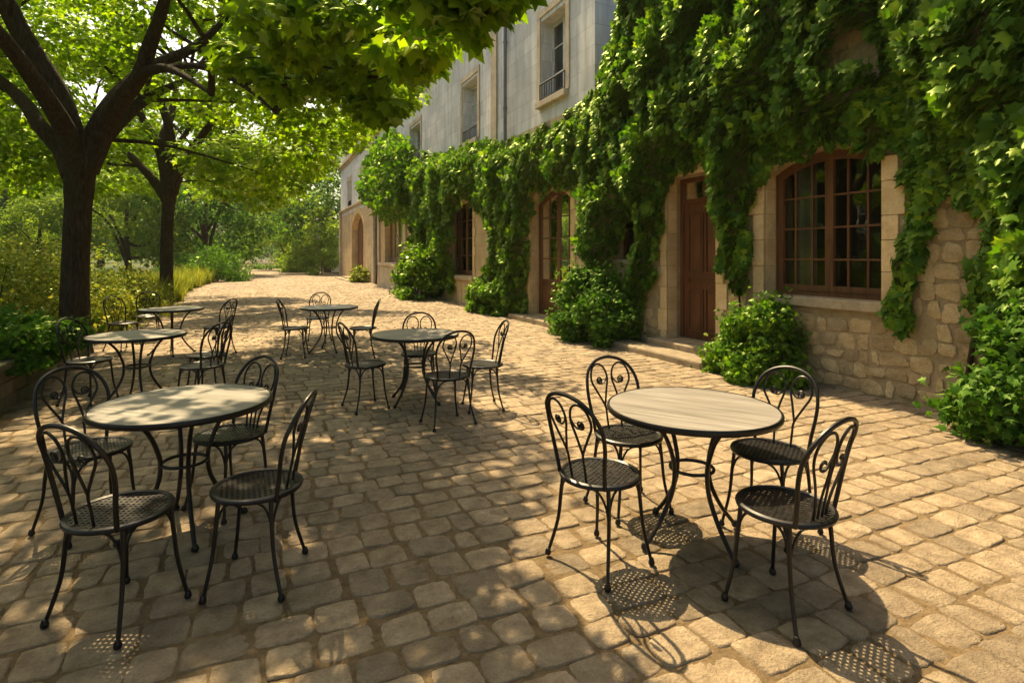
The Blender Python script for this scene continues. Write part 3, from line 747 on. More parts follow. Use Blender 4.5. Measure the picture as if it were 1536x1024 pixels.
# ================================================================== SHRUBS
def bush(label, loc, rad, n, size, mat, group, name='shrub', shape='maple', nclump=26, seed=1, flat=.8, stems=True):
    t = tag(empty(name, loc), label, 'shrub', group)
    rd = random.Random(seed); cs = []; rs = []
    for i in range(nclump*2):
        a = rd.uniform(0, 2*math.pi); e = rd.uniform(0, 1)**(1.1); q = math.sqrt(max(0, 1-e*e*.9))*rd.uniform(.45, .95)
        cs.append((rad[0]*q*math.cos(a), rad[1]*q*math.sin(a), rad[2]*(.04+.84*e))); rs.append(min(rad)*rd.uniform(.22, .46))
    P, D = clump_points(cs, rs, n, flat); P[:,2] = np.abs(P[:,2])
    P = P*(1+np.where(rng.uniform(0,1,(n,1)) < .12, rng.uniform(.05,.28,(n,1)), 0)); P = P+rng.normal(0, .035, (n,3)); P[:,2] = np.abs(P[:,2])
    N = D*.5+rdir(n)*.75+np.array([0,0,.4]); T = D*np.array([1,1,.6])+rdir(n)*.6+np.array([0,0,-.2])
    V, Fa = leaves(P, N, T, size*rng.uniform(.35, 1.25, n), shape)
    ob('foliage', npmesh('foliage', V, Fa), mat, t)
    if stems:
        mb = MB()
        for i in range(7):
            a = rd.uniform(0, 6.28); e = Vector((rad[0]*.5*math.cos(a), rad[1]*.5*math.sin(a), rad[2]*.8))
            mb.tube(spline([(0,0,-.02), e*.5+Vector((0,0,.1)), e], 4), lerp_r([.02, .006], 9), 5)
        mb.build('stem', M['bark'], t)
    return t
G1 = 'shrubs at the foot of the walls'
def wb(px, py): s_, z_ = W(px, py, 5.85); return s_
bush('dark glossy shrub against the rubble wall at the right edge', (5.85, 2.35, 0), (.5,.85,1.1), 15000, .085, M['shrub'], G1, seed=2)
bush('leafy shrub between the brown door and the arched window', (5.82, 5.3, 0), (.48,.62,.95), 11000, .07, M['ivy'], G1, seed=3)
bush('large dense shrub left of the brown door, by the small window', (5.68, 9.0, 0), (.62,1.0,1.3), 18000, .08, M['shrub'], G1, seed=4)
bush('broad leafy shrub under the creeper column left of the glazed door', (5.75, 14.6, 0), (.38,1.1,.8), 7000, .12, M['ivy'], G1, seed=5)
bush('rounded bright shrub under the hanging creeper strands', (5.5, 20.9, 0), (.8,1.6,1.9), 9000, .14, M['ivy'], G1, seed=6)
bush('wispy weeds beside the far arched doorway step', (5.7, 35.2, 0), (.5,1.0,1.0), 1400, .16, M['bush_yellow'], G1, seed=7)
bush('tall bright bush past the corner of the facades', (5.2, 52, 0), (1.6,4.2,6.5), 5200, .34, M['far_light'], G1, seed=8, shape='r')
bush('rounded bush narrowing the far end of the path on the right', (4.3, 84, 0), (2.2,5,3.4), 4600, .34, M['far_light'], G1, seed=19, shape='r')
bush('bright bush on the right of the path before the outbuilding', (3.9, 62, 0), (1.7,3.6,3.3), 5200, .28, M['far_light'], G1, seed=9, shape='r')

# ================================================================== TREES
def limbs_to_mesh(limbs, nseg=7, n=12):
    mb = MB()
    for pts, rads in limbs:
        sp = spline(pts, nseg); rr = lerp_r(rads, len(sp))
        rr = [r*(1+.07*noise.noise(p*2.3)) for r, p in zip(rr, sp)]
        mb.tube(sp, rr, n if rads[0] > .08 else 6)
    return mb
def RC(dx, dy): return (ca*dx+sa*dy, -sa*dx+ca*dy)     # camera-aligned offset -> street-aligned offset
def L3(p): x, y = RC(p[0], p[1]); return (x, y, p[2])
def twigs(limbs, cs, rd, k=1.0):
    """thin branches from limb ends out to the leaf clumps"""
    nodes = [Vector(p) for pts, r in limbs for p in pts[1:]]; out = []
    for c in cs:
        c = Vector(c); nd = min(nodes, key=lambda q: (q-c).length+max(0, q.z-c.z)*1.5)
        if (nd-c).length > 2.7: continue
        mid = (nd+c)/2+Vector((rd.uniform(-.35,.35), rd.uniform(-.35,.35), rd.uniform(-.1,.4)))
        out.append(([nd, mid, c], [.045*k, .028*k, .008]))
    return out
# tree in the left middle ground
T1 = C(-7.0, 9.08)
tree1 = tag(empty('maple_tree', T1), 'big maple tree with thick forking trunk beside the low stone wall', 'tree', 'trees in a row along the street')
px_m = 93.4
def t1(px, py, dy=0): return L3(((px-112)/px_m, dy, CAM_H-(py-HY)/px_m))
trunk1 = [([(0,0,-.1),(0,0,.15),L3((.0,0,1.2)),L3((.05,0,2.3)),L3((.08,0,3.1))], [.30,.225,.19,.185,.245])]
limbs1 = [([t1(112,262),t1(92,225),t1(60,190),t1(20,150,.2),t1(-40,105,.4),t1(-110,70,.6)], [.2,.14,.115,.10,.08,.04]),
          ([t1(118,262),t1(108,215),t1(88,140,-.1),t1(60,70,-.3),t1(40,0,-.5),t1(30,-110,-.8)], [.24,.21,.18,.15,.12,.05]),
          ([t1(128,250),t1(145,190),t1(160,130,.3),t1(182,75,.8),t1(225,25,1.3),t1(260,-50,1.8)], [.19,.13,.11,.10,.08,.04]),
          ([t1(126,255),t1(155,195),t1(190,160,-.2),t1(240,128,-.5),t1(265,95,-.7),t1(300,55,-1.0),t1(340,0,-1.4)], [.21,.16,.13,.12,.10,.08,.03]),
          ([t1(240,126,-.5),t1(290,128,-.8),t1(340,150,-1.2),t1(405,190,-1.8)], [.09,.065,.045,.02]),
          ([t1(290,128,-.8),t1(350,132,-1.0),t1(420,165,-1.3),t1(470,205,-1.5)], [.05,.045,.035,.015]),
          ([t1(118,262),t1(125,200,-.4),t1(130,120,-1.4),t1(140,60,-2.6)], [.2,.14,.1,.05]),
          ([t1(118,262),t1(120,200,.5),t1(118,110,1.6),t1(125,30,3.0)], [.2,.13,.1,.04])]
rd = random.Random(4)
cs1 = []; rs1 = []
for i in range(190):
    a = rd.uniform(0, 2*math.pi); q = math.sqrt(rd.uniform(0, 1)); r = 5.7*q
    top = 3.9+5.2*math.sqrt(max(0, 1-(r/6.0)**2)); low = 3.95+1.25*math.cos(min(1, r/5.2)*math.pi/2)
    z = low+(top-low)*rd.uniform(0, 1)**.8 if i % 3 else low+rd.uniform(-.25, .5)
    cs1.append((r*math.cos(a), r*math.sin(a), z)); rs1.append(rd.uniform(.55, .95))
def seen_hole(c):
    if c[1] > 3.3: return True
    if c[0] > 4.4 or (c[0] > 3.2 and c[1] < -3.2): return True   # keep the space round the limbs open on the viewer's side
    x = ca*c[0]-sa*c[1]; y = sa*c[0]+ca*c[1]
    return y < .9 and -1.8 < x < 2.4 and c[2] < 5.9
keep = [i for i, c in enumerate(cs1) if not seen_hole(c)]
cs1 = [cs1[i] for i in keep]; rs1 = [rs1[i] for i in keep]
for (px, py, d) in [(430,240,11),(470,225,11),(505,190,11),(535,175,12),(560,150,11),(590,155,12),(600,125,11),(610,145,13),(520,190,13),(550,180,14),(450,250,12),(400,262,11),(475,235,13),(535,165,11),(575,110,10),(610,90,10),(640,70,10),(500,140,10),(545,90,10),(450,190,10.5),(5,5,10.5),(40,-30,11),(85,20,12),(130,-10,11),(170,30,12),(215,0,11),(260,-20,11),(300,20,11.5),(350,10,11),(20,70,12),(-30,40,11),(120,50,12.5),(200,70,12.5),(320,60,11.5)]:
    p = C((px-CX)/F*d, d, CAM_H-(py-HY)*d/F)-T1; cs1.append(tuple(p)); rs1.append(.6)
crown1 = crown_mesh('crown', cs1, rs1, 33000, .13)
limbs_to_mesh(trunk1+limbs1, n=16).build('trunk', M['bark'], tree1, smooth=True)
limbs_to_mesh(twigs(limbs1, cs1, rd), 3, 5).build('branches', M['bark'], tree1)
ob('crown', crown1, M['leaf'], tree1)
# second tree of the row
T2 = C(-11.46, 18.8)
tree2 = tag(empty('maple_tree', T2), 'second maple further up the street, slim trunk in tall grass behind the tables', 'tree', 'trees in a row along the street')
p2 = 850/18.8
def t2(px, py, dy=0): return L3(((px-250)/p2, dy, CAM_H-(py-HY)/p2))
trunk2 = [([(0,0,-.1),(0,0,.2),t2(250,370),t2(252,320),t2(255,285)], [.28,.21,.185,.185,.23])]
limbs2 = [([t2(252,300),t2(236,278),t2(212,250),t2(172,218,.3),t2(120,170,.6)], [.2,.15,.12,.09,.03]),
          ([t2(258,290),t2(268,262),t2(292,222),t2(333,185,-.5),t2(400,130,-1)], [.2,.16,.13,.10,.03]),
          ([t2(254,290),t2(240,225),t2(222,175,-.4),t2(205,110,-.8)], [.22,.15,.11,.04]),
          ([t2(254,290),t2(246,210),t2(242,160,.6),t2(238,60,1.3)], [.22,.15,.12,.05]),
          ([t2(256,290),t2(257,210),t2(258,150,-.7),t2(262,70,-1.6)], [.22,.14,.11,.04]),
          ([t2(256,280),t2(266,225),t2(278,185,.3),t2(300,110,1)], [.16,.10,.07,.03]),
          ([t2(256,280),t2(250,205,1.5),t2(262,150,3)], [.14,.10,.03])]
cs2 = []; rs2 = []
for i in range(190):
    a = rd.uniform(0, 2*math.pi); r = 6.0*math.sqrt(rd.uniform(0, 1))
    top = 4.6+6.0*math.sqrt(max(0, 1-(r/6.3)**2)); low = 4.2+1.0*math.cos(min(1, r/5.5)*math.pi/2)
    z = low+(top-low)*rd.uniform(0, 1)**.8 if i % 3 else low+rd.uniform(-.3, .5)
    cs2.append((r*math.cos(a), r*math.sin(a), z)); rs2.append(rd.uniform(.6, 1.05))
def hole2(c):
    if c[1] < -3.1: return True
    if c[0] > 3.4: return True
    x = ca*c[0]-sa*c[1]; y = sa*c[0]+ca*c[1]
    return y < 1.0 and -1.7 < x < 1.9 and c[2] < 6.0
kp = [i for i, c in enumerate(cs2) if not hole2(c)]; cs2 = [cs2[i] for i in kp]; rs2 = [rs2[i] for i in kp]
for (px, py, d) in [(330,250,16),(380,268,17),(425,275,18),(470,250,19),(505,200,19),(300,235,15.5),(190,200,17),(140,225,17),(80,235,18),(30,215,17),(410,240,17),(460,240,18),(495,205,19),(530,190,19),(350,285,21),(395,300,22),(430,290,22),(120,190,16),(220,205,21)]:
    p = C((px-CX)/F*d, d, CAM_H-(py-HY)*d/F)-T2; cs2.append(tuple(p)); rs2.append(.9)
limbs_to_mesh(trunk2+limbs2).build('trunk', M['bark'], tree2, smooth=True)
limbs_to_mesh(twigs(limbs2, cs2, rd), 3, 5).build('branches', M['bark'], tree2)
ob('crown', crown_mesh('crown', cs2, rs2, 31000, .17), M['leaf'], tree2)
# nearest tree of the row: trunk just behind the viewer on the left, boughs hang in at the top
T0 = Vector((-2.9, .2, 0))
tree0 = tag(empty('maple_tree', T0), 'nearest maple, only its large leaved boughs hanging in at the top of the picture', 'tree', 'trees in a row along the street')
limbs0 = [([(0,0,2.9),(.5,.8,4.0),(1.2,2.0,4.9),(2.0,3.6,5.2)], [.2,.16,.12,.04]), ([(0,0,2.9),(-.6,.5,4.2),(-1.5,1.2,5.5),(-2.6,2,6.2)], [.2,.15,.1,.04]),
          ([(0,0,2.9),(-.2,-.8,4.2),(-.5,-2,5.8)], [.2,.14,.04]), ([(0,0,2.9),(.9,-.4,4.4),(2.2,-1,5.6)], [.2,.14,.04]), ([(0,0,2.9),(.1,.3,4.8),(.2,.6,7)], [.22,.14,.04])]
cs0 = []; rs0 = []
while len(cs0) < 95:
    a = rd.uniform(0, 2*math.pi); r = 5.2*math.sqrt(rd.uniform(0, 1))
    top = 4.3+4.5*math.sqrt(max(0, 1-(r/5.5)**2)); c = Vector((r*math.cos(a), r*math.sin(a), rd.uniform(4.1, top)))
    wpt = T0+c; x = ca*wpt.x-sa*wpt.y; y = sa*wpt.x+ca*wpt.y
    if y > .3 and (c.z-.8-CAM_H)/y < .50: continue          # would hang into the open part of the street
    if wpt.x > -.1: continue
    cs0.append(tuple(c)); rs0.append(rd.uniform(.5, .85))
near = []; near_r = []      # hanging boughs seen at the top, (px, py, depth)
for (px, py, d) in [(395,30,4.6),(440,75,4.9),(470,20,4.2),(510,60,4.6),(545,110,5.0),(560,30,4.2),(600,80,4.7),(625,20,4.1),(640,72,4.8),(628,92,5.0),(690,40,4.3),(728,0,4.1),(755,-25,4.1),(600,-30,4.0),(700,-40,4.0),(565,160,5.3),(585,140,5.4),(520,130,5.5),(480,110,5.3),(430,130,5.6),(720,12,4.3),(360,90,5.4)]:
    d = d*.75 if px >= 590 else d
    p = C((px-CX)/F*d, d, CAM_H-(py-HY)*d/F)-T0; near.append(tuple(p)); near_r.append(.22 if px >= 590 else .3)
bough = [([(2.0,3.6,5.2),tuple(Vector(near[2])+Vector((0,0,.3))),near[4],near[9]], [.05,.03,.018,.006]), ([(2.0,3.6,5.2),tuple(Vector(near[5])+Vector((0,0,.3))),near[10],near[12]], [.05,.03,.018,.006])]
limbs_to_mesh([([(0,0,-.1),(0,0,1.2),(0,0,3.0)], [.36,.27,.28])]+limbs0+bough).build('trunk', M['bark'], tree0, smooth=True)
limbs_to_mesh(twigs(limbs0+bough, cs0, rd, .7)+twigs(bough, near, rd, .25), 3, 5).build('branches', M['bark'], tree0)
c0 = crown_mesh('crown', cs0, rs0, 6000, .15)
P, D = clump_points(near, near_r, 2300, .6)
nV, nF = leaves(P, D*.4+rdir(len(P))*.6+np.array([0,-.3,.6]), D*.5+rdir(len(P))*.5+np.array([0,0,-.9]), .135*rng.uniform(.6,1.3,len(P)))
ob('crown', c0, M['leaf'], tree0); ob('hanging_leaves', npmesh('hanging_leaves', nV, nF), M['leaf'], tree0)

# background trees: four shared shapes
def far_proto(seed, h, rad, low, n, size, k=60):
    r2 = random.Random(seed); cs = []; rs = []
    for i in range(k):
        e = r2.uniform(0, 1); z = low+(h-low)*e; prof = math.sin(math.pi*min(1, .18+e*.82))**.6
        a = r2.uniform(0, 6.283); q = rad*prof*r2.uniform(.45, 1)
        cs.append((q*math.cos(a), q*math.sin(a), z)); rs.append(rad*r2.uniform(.2, .36))
    me = crown_mesh('crown', cs, rs, n, size, 'r', .7)
    lm = [([(0,0,-.2),(.1,0,low*.5),(0,.1,low+1),(0,0,h*.75)], [rad*.07,rad*.055,rad*.045,.05])]
    for i in range(6):
        c = cs[i*7]; lm.append(([(0,0,low*.8+.4*i),(c[0]*.4,c[1]*.4,c[2]*.7+.3),c], [rad*.03,rad*.02,.03]))
    return me, limbs_to_mesh(lm, 4, 8).mesh('trunk', True)
protos = [far_proto(31, 13, 5.5, 1.6, 11000, .42), far_proto(32, 16, 6.5, 2.2, 12000, .46), far_proto(33, 9, 4.6, 1.5, 9000, .34), far_proto(34, 7, 3.6, 2.0, 7000, .28)]
for me_, tr_ in protos: me_.materials.append(M['far_leaf']); tr_.materials.append(M['bark'])
light_p = protos[2][0].copy(); light_p.materials.clear(); light_p.materials.append(M['far_light'])
light_q = protos[3][0].copy(); light_q.materials.clear(); light_q.materials.append(M['far_light'])
FT = [  # px, depth, proto, crown override, scale, label
 (190, 42, 2, light_p, .95, 'pale sunlit tree with open forked base between the two front trunks'),
 (310, 46, 2, None, 1.15, 'dark round tree over the bush where the grass verge ends'),
 (15, 50, 0, None, 1.0, 'broad green tree at the left edge behind the yellow bush'),
 (90, 66, 1, None, 1.05, 'tall dark tree seen left of the thick front trunk'),
 (-60, 60, 1, None, 1.1, 'tall tree at the far left edge beyond the pond'),
 (150, 85, 1, None, 1.3, 'very tall dark tree rising behind the pale sunlit tree'),
 (245, 80, 1, None, 1.2, 'tall blue green tree directly behind the slim second trunk'),
 (340, 92, 0, None, 1.2, 'middle sized dark tree far back to the right of the round tree'),
 (428, 88, 3, light_q, 1.4, 'small bright tree on the right side of the distant path'),
 (432, 66, 2, light_p, .9, 'bright leafy tree beside the pale outbuilding'),
 (60, 38, 3, light_q, .8, 'small pale tree behind the yellow bush on the left'),
 (352, 120, 0, None, 1.0, 'dark tree closing the distant end of the path'),
 (492, 56, 3, None, 1.65, 'dark leafy tree hanging over the gap before the outbuilding'),
]
for (v_, s_, pi_, ov, sc_, lb) in [(-19,16,0,None,.8,'unseen park tree left of the yellow bushes, added for the window reflections'),(-24,30,1,None,.8,'unseen park tree beyond the raised bed, added for the window reflections'),(-14,26,2,None,.8,'smaller unseen park tree on the left lawn, added for the window reflections'),(-22.5,23,2,None,1.3,'round unseen park tree behind the smaller one, added for the window reflections'),(-30,42,1,None,1.1,'tall unseen park tree far out on the left lawn, added for the window reflections'),(-36,24,1,None,1.1,'tall unseen park tree farthest out on the left, added for the window reflections')]:  # trees out of view, added to put foliage in the window reflections
    y_ = sa*v_+ca*s_; x_ = ca*v_-sa*s_
    if y_ <= 0: y_ = -abs(y_) if abs(y_) > .1 else .1
    FT.append((CX+x_/y_*F, y_, pi_, ov, sc_, lb))
def far_tree(i, px, d, pi, over, sc, label):
    loc = C((px-CX)/F*d, d, -.05); t = tag(empty('broadleaf_tree', loc, rz=i*1.3), label, 'tree', 'trees in the park behind'); t.scale = (sc,)*3
    ob('trunk', protos[pi][1], None, t); ob('crown', over or protos[pi][0], None, t)
for i, a in enumerate(FT): far_tree(i, *a)
# far wood, one mass
cs = []; rs = []
for i in range(170):
    px = rd.uniform(-500, 640); d = rd.uniform(130, 175); p = C((px-CX)/F*d, d, rd.uniform(1, 19)); cs.append(tuple(p)); rs.append(rd.uniform(3, 5.5))
wd_ = ob('far_wood', crown_mesh('far_wood', cs, rs, 32000, 1.1, 'r', .8), M['far_leaf'])
tag(wd_, 'distant mass of dark green woodland closing the view', 'woodland', None, 'stuff')
cs = []; rs = []
for i in range(60):
    p = C(rd.uniform(-75, -28), rd.uniform(34, 75), rd.uniform(.0, .4)); cs.append(tuple(p)); rs.append(rd.uniform(.5, 1.0))
us = ob('undergrowth', crown_mesh('undergrowth', cs, rs, 12000, .3, 'r', .7), M['far_leaf']); tag(us, 'low dark undergrowth between the park trees', 'undergrowth', None, 'stuff')

# ================================================================== VERGE: retaining wall, raised bed, bushes, grass
rw = tag(empty('retaining_wall', (-2.45, 6, 0)), 'low old stone retaining wall along the left edge of the paving', 'wall')
mb = MB(); rdm = random.Random(3)
zz = -.02
for row_h in (.16, .15, .13):
    y = -8.0
    while y < 4.4:
        L = rdm.uniform(.28, .5)
        mb.box(-.14-rdm.uniform(0,.01), .14+rdm.uniform(0,.018), y+.004, min(y+L, 4.45)-.004, zz+.003, zz+row_h-.003); y += L
    zz += row_h
mb.build('stone_courses', M['kerbstone'], rw, bevel=.012)
mb = MB(); mb.box(-.125, .125, -7.98, 4.43, -.02, zz-.01); mb.build('core', M['soil'], rw)
mb = MB(); y = -8.0
while y < 4.4:
    L = rdm.uniform(.45, .75); mb.box(-.18, .19+rdm.uniform(0,.012), y+.004, min(y+L, 4.47)-.004, zz+.001, zz+.075+rdm.uniform(0,.008)); y += L
mb.build('coping', M['kerbstone'], rw, bevel=.015)
def soil_bed():
    nx, ny = 30, 60; xs = np.linspace(-14, -2.62, nx); ys = np.linspace(-3, 10.2, ny)
    V = [(x, y, .40+.06*fbm(x, y, .8)-max(0, (y-8.6))*.24) for y in ys for x in xs]; i = np.arange(ny-1)[:,None]*nx+np.arange(nx-1)[None]
    me = npmesh('planting_bed', V, np.stack([i, i+1, i+nx+1, i+nx], -1).reshape(-1, 4)); me.shade_smooth(); ob('planting_bed', me, M['soil'], None, 'structure')
soil_bed()
G2 = 'bushes on the left verge'
def cb(px, d, z=0): return C((px-CX)/F*d, d, z)
bush('dark green leafy bush directly behind the low stone wall', cb(-15, 6.2, .35), (.85,1.3,.5), 11000, .075, M['shrub'], G2, seed=12)
bush('dark low bush at the bottom left behind the wall, nearest the viewer', (-4.3, 4.6, .35), (1.0,1.6,.55), 11000, .08, M['shrub'], G2, seed=16)
bush('feathery yellow green bush in the sun left of the thick trunk', cb(52, 10.6, .1), (1.5,1.4,1.75), 15000, .075, M['bush_yellow'], G2, seed=13, nclump=40, shape='r')
bush('tall straggly yellow bush at the left edge', cb(-10, 9.2, .2), (1.2,1.4,1.5), 7000, .085, M['bush_yellow'], G2, seed=14, nclump=36, shape='r')
bush('grassy light bush between the two front trunks', cb(175, 14.5, 0), (1.3,1.3,1.1), 6500, .09, M['bush_yellow'], G2, seed=15, nclump=34, shape='r')
bush('rounded dark bush at the end of the grass verge', cb(326, 36, 0), (1.7,2.3,2.0), 6000, .18, M['far_leaf'], G2, seed=17, shape='r')
bush('smaller bush under the dark round tree', cb(300, 40, 0), (2.2,2.2,1.7), 4000, .2, M['far_leaf'], G2, seed=18, shape='r')
def grass(name, label, n, area, hgt, mat, width=.012):
    """area: function giving n ground points"""
    P = area(n); h = hgt*rng.uniform(.3, 1.2, len(P))*np.array([1+.75*fbm(q[0], q[1], .7, 3)+.5*fbm(q[0], q[1], 2.7, 3) for q in P]); a = rng.uniform(0, 6.283, len(P)); ln = rng.uniform(.1, .8, len(P))
    dx, dy = np.cos(a), np.sin(a); wx, wy = -dy*width, dx*width
    V = np.zeros((len(P), 5, 3))
    V[:,0] = P+np.stack([wx, wy, 0*wx], -1); V[:,1] = P-np.stack([wx, wy, 0*wx], -1)
    m_ = P+np.stack([dx*ln*h*.3, dy*ln*h*.3, h*.6], -1); V[:,2] = m_-np.stack([wx, wy, 0*wx], -1)*.7; V[:,3] = m_+np.stack([wx, wy, 0*wx], -1)*.7
    V[:,4] = P+np.stack([dx*ln*h, dy*ln*h, h*.97], -1)
    tri = np.array([(0,1,2),(0,2,3),(3,2,4)]); Fa = (tri[None]+(np.arange(len(P))*5)[:,None,None]).reshape(-1, 3)
    o = ob(name, npmesh(name, V.reshape(-1, 3), Fa), mat); tag(o, label, 'grass', None, 'stuff')
def verge(n):
    y = 9.8+(46-9.8)*rng.uniform(0, 1, n)**1.5; w_ = rng.exponential(1.6, n); e = np.array([left_edge(v_) for v_ in y])
    x = e-.05-w_+.5*np.array([fbm(0, v_, .9, 6) for v_ in y])+.2*np.array([fbm(0, v_, 4, 6) for v_ in y]); k = (w_ < 9) & (np.array([fbm(a_, b_, .8, 2) for a_, b_ in zip(x, y)]) > -.35+.5*np.exp(-w_*2)); return np.stack([x[k], y[k], np.full(k.sum(), -.03)], -1)
grass('tall_grass', 'tall sunlit grass along the left edge of the street', 60000, verge, .72, M['grass'], .012)
def field(n):
    y = rng.uniform(12, 44, n); x = -3-rng.uniform(0, 1, n)**1.2*45; return np.stack([x, y, np.full(n, -.03)], -1)
grass('meadow_grass', 'meadow grass behind the verge', 26000, field, .5, M['grass'], .03)
pond = ob('pond', npmesh('pond', [tuple(C(x, y, -.02)) for x, y in ((-95,47),(-31,50),(-33,62),(-44,90),(-110,100))], [(0,1,2,3,4)]), M['water'], None, 'structure')
fn = tag(empty('picket_fence', (0,0,0)), 'pale low fence at the distant end of the path', 'fence')
mb = MB()
for k in range(26): p = C(-52+k*.55, 112, 0); mb.box(p.x-.07, p.x+.07, p.y-.04, p.y+.04, -.05, 1.25)
mb.build('pickets', M['far_fence'], fn)
mb = MB(); a, b = C(-52.3, 112.1), C(-37.9, 112.1)
for z in (.35, .95): mb.tube([(a.x,a.y,z),(b.x,b.y,z)], .05, 4)
mb.build('rail', M['far_fence'], fn)

# ================================================================== FURNITURE
SR = .215      # seat radius
def make_chair(kind):
    """local frame: seat centre at origin, back at -Y, faces +Y"""
    root = empty('bistro_chair')
    # seat: perforated sheet inside a rolled rim
    s_ = MB(); bar, hole = .0125, .0120; pit = bar+hole; nn = int(.42/pit)+1; pos = []; x = -nn*pit/2
    for i in range(nn): pos += [(x, x+bar, 0), (x+bar, x+pit, 1)]; x += pit
    key = {}
    def vid(x, y):
        k = (round(x, 5), round(y, 5))
        if k not in key: key[k] = len(s_.v); s_.v.append((x*.94-y*.34, x*.34+y*.94, .449-.006*(1-(x*x+y*y)/.045)))
        return key[k]
    for (xa, xb, hx) in pos:
        for (ya, yb, hy) in pos:
            if math.hypot((xa+xb)/2, (ya+yb)/2) > .201: continue
            if hx and hy and math.hypot((xa+xb)/2, (ya+yb)/2) < .188: continue
            s_.f.append((vid(xa,ya), vid(xb,ya), vid(xb,yb), vid(xa,yb)))
    seat = ob('seat', s_.mesh('seat'), M['iron'], root)
    md = seat.modifiers.new('t', 'SOLIDIFY'); md.thickness = .004; md.offset = -1
    rim = MB(); rim.lathe([(.193,.440),(.193,.452),(.205,.457),(.217,.452),(.221,.444),(.217,.433),(.205,.430),(.193,.434),(.193,.440)], 40); rim.build('rim', M['iron'], seat, smooth=True)
    # legs
    for (sx, sy) in ((1,1),(-1,1),(1,-1),(-1,-1)):
        tx, ty = (.145, .135) if sy > 0 else (.165, -.115)
        pts = [(sx*tx,sy*abs(ty),.437),(sx*(tx+.012),sy*(abs(ty)+.008),.32),(sx*(tx+.022),sy*(abs(ty)+.022),.18),(sx*(tx+.055),sy*(abs(ty)+.065 if sy < 0 else abs(ty)+.05),.012)]
        l = MB(); sp = spline(pts, 5); l.tube(sp, lerp_r([.0115,.0105,.0095,.009], len(sp)), 8); lg = l.build('leg', M['iron'], root, smooth=True)
        f_ = MB(); ex, ey, _ = pts[-1]; f_.lathe([(.0,.0),(.015,.002),(.018,.012),(.014,.024),(.010,.034),(.0,.036)], 12, (ex,ey,0)); f_.build('foot', M['iron'], lg, smooth=True)
    # arched braces between the legs
    lp = [(.157,.145),(-.157,.145),(-.177,-.125),(.177,-.125)]
    b_ = MB()
    for i in range(4):
        (ax, ay), (bx, by) = lp[i], lp[(i+1) % 4]; mx, my = (ax+bx)/2, (ay+by)/2; L = math.hypot(mx, my); mx, my = mx/L*.17, my/L*.17
        for (qx, qy) in ((ax,ay),(bx,by)):
            b_.tube(spline([(qx,qy,.27),(qx*.93+mx*.07,qy*.93+my*.07,.345),(qx*.72+mx*.28,qy*.72+my*.28,.405),(qx*.4+mx*.6,qy*.4+my*.6,.428),(mx,my,.432)], 4), .0065, 6)
    b_.build('brace', M['iron'], root, smooth=True)
    # back: leaning plane, coordinates (u across, h up)
    def bk(u, h): return (u, -.118-.04*math.sqrt(max(0, 1-(u/.2)**2))-.115*(h/.44)**1.15, .437+h)
    hoop = [(-.165,0),(-.178,.10),(-.196,.20),(-.198,.29),(-.170,.37),(-.105,.425),(0,.447),(.105,.425),(.170,.37),(.198,.29),(.196,.20),(.178,.10),(.165,0)]
    h_ = MB(); sp = spline([bk(*p) for p in hoop], 5); h_.tube(sp, .0108, 8); h_.build('back_frame', M['iron'], root, smooth=True)
    for sx in (-1, 1):
        g = MB()
        if kind == 0:
            loop = [(.052,.0),(.055,.08),(.060,.15),(.112,.24),(.150,.31),(.136,.38),(.090,.408),(.040,.385),(.018,.32),(.038,.24),(.060,.15)]
            g.tube(spline([bk(sx*u, h) for u, h in loop], 5), .0068, 6)
            g.tube(spline([bk(sx*u, h) for u, h in [(.020,.33),(.036,.30),(.06,.285),(.085,.29),(.098,.305)]], 4), .005, 6)
            rr = [(.084+.019*math.cos(t), .305+.019*math.sin(t)) for t in [k*2*math.pi/12 for k in range(12)]]
            g.tube([bk(sx*u, h) for u, h in rr], .0055, 6, True)
            rr = [(.084+.007*math.cos(t), .305+.007*math.sin(t)) for t in [k*2*math.pi/8 for k in range(8)]]
            g.tube([bk(sx*u, h) for u, h in rr], .005, 5, True)
        else:
            loop = [(.052,.0),(.062,.09),(.10,.18),(.145,.27),(.150,.34),(.115,.395),(.062,.40),(.020,.36),(.012,.30),(.035,.255)]
            for k in range(1, 16):      # spiral end
                t = k*.42; r = .036*(1-k/19); loop.append((.072-r*math.cos(t)*1.0, .262-r*math.sin(t)+.0*k))
            g.tube(spline([bk(sx*u, h) for u, h in loop], 3), .0068, 6)
            g.tube(spline([bk(sx*u, h) for u, h in [(.018,.0),(.020,.10),(.010,.20),(.014,.30)]], 4), .006, 6)
        g.build('scroll', M['iron'], root, smooth=True)
    return root
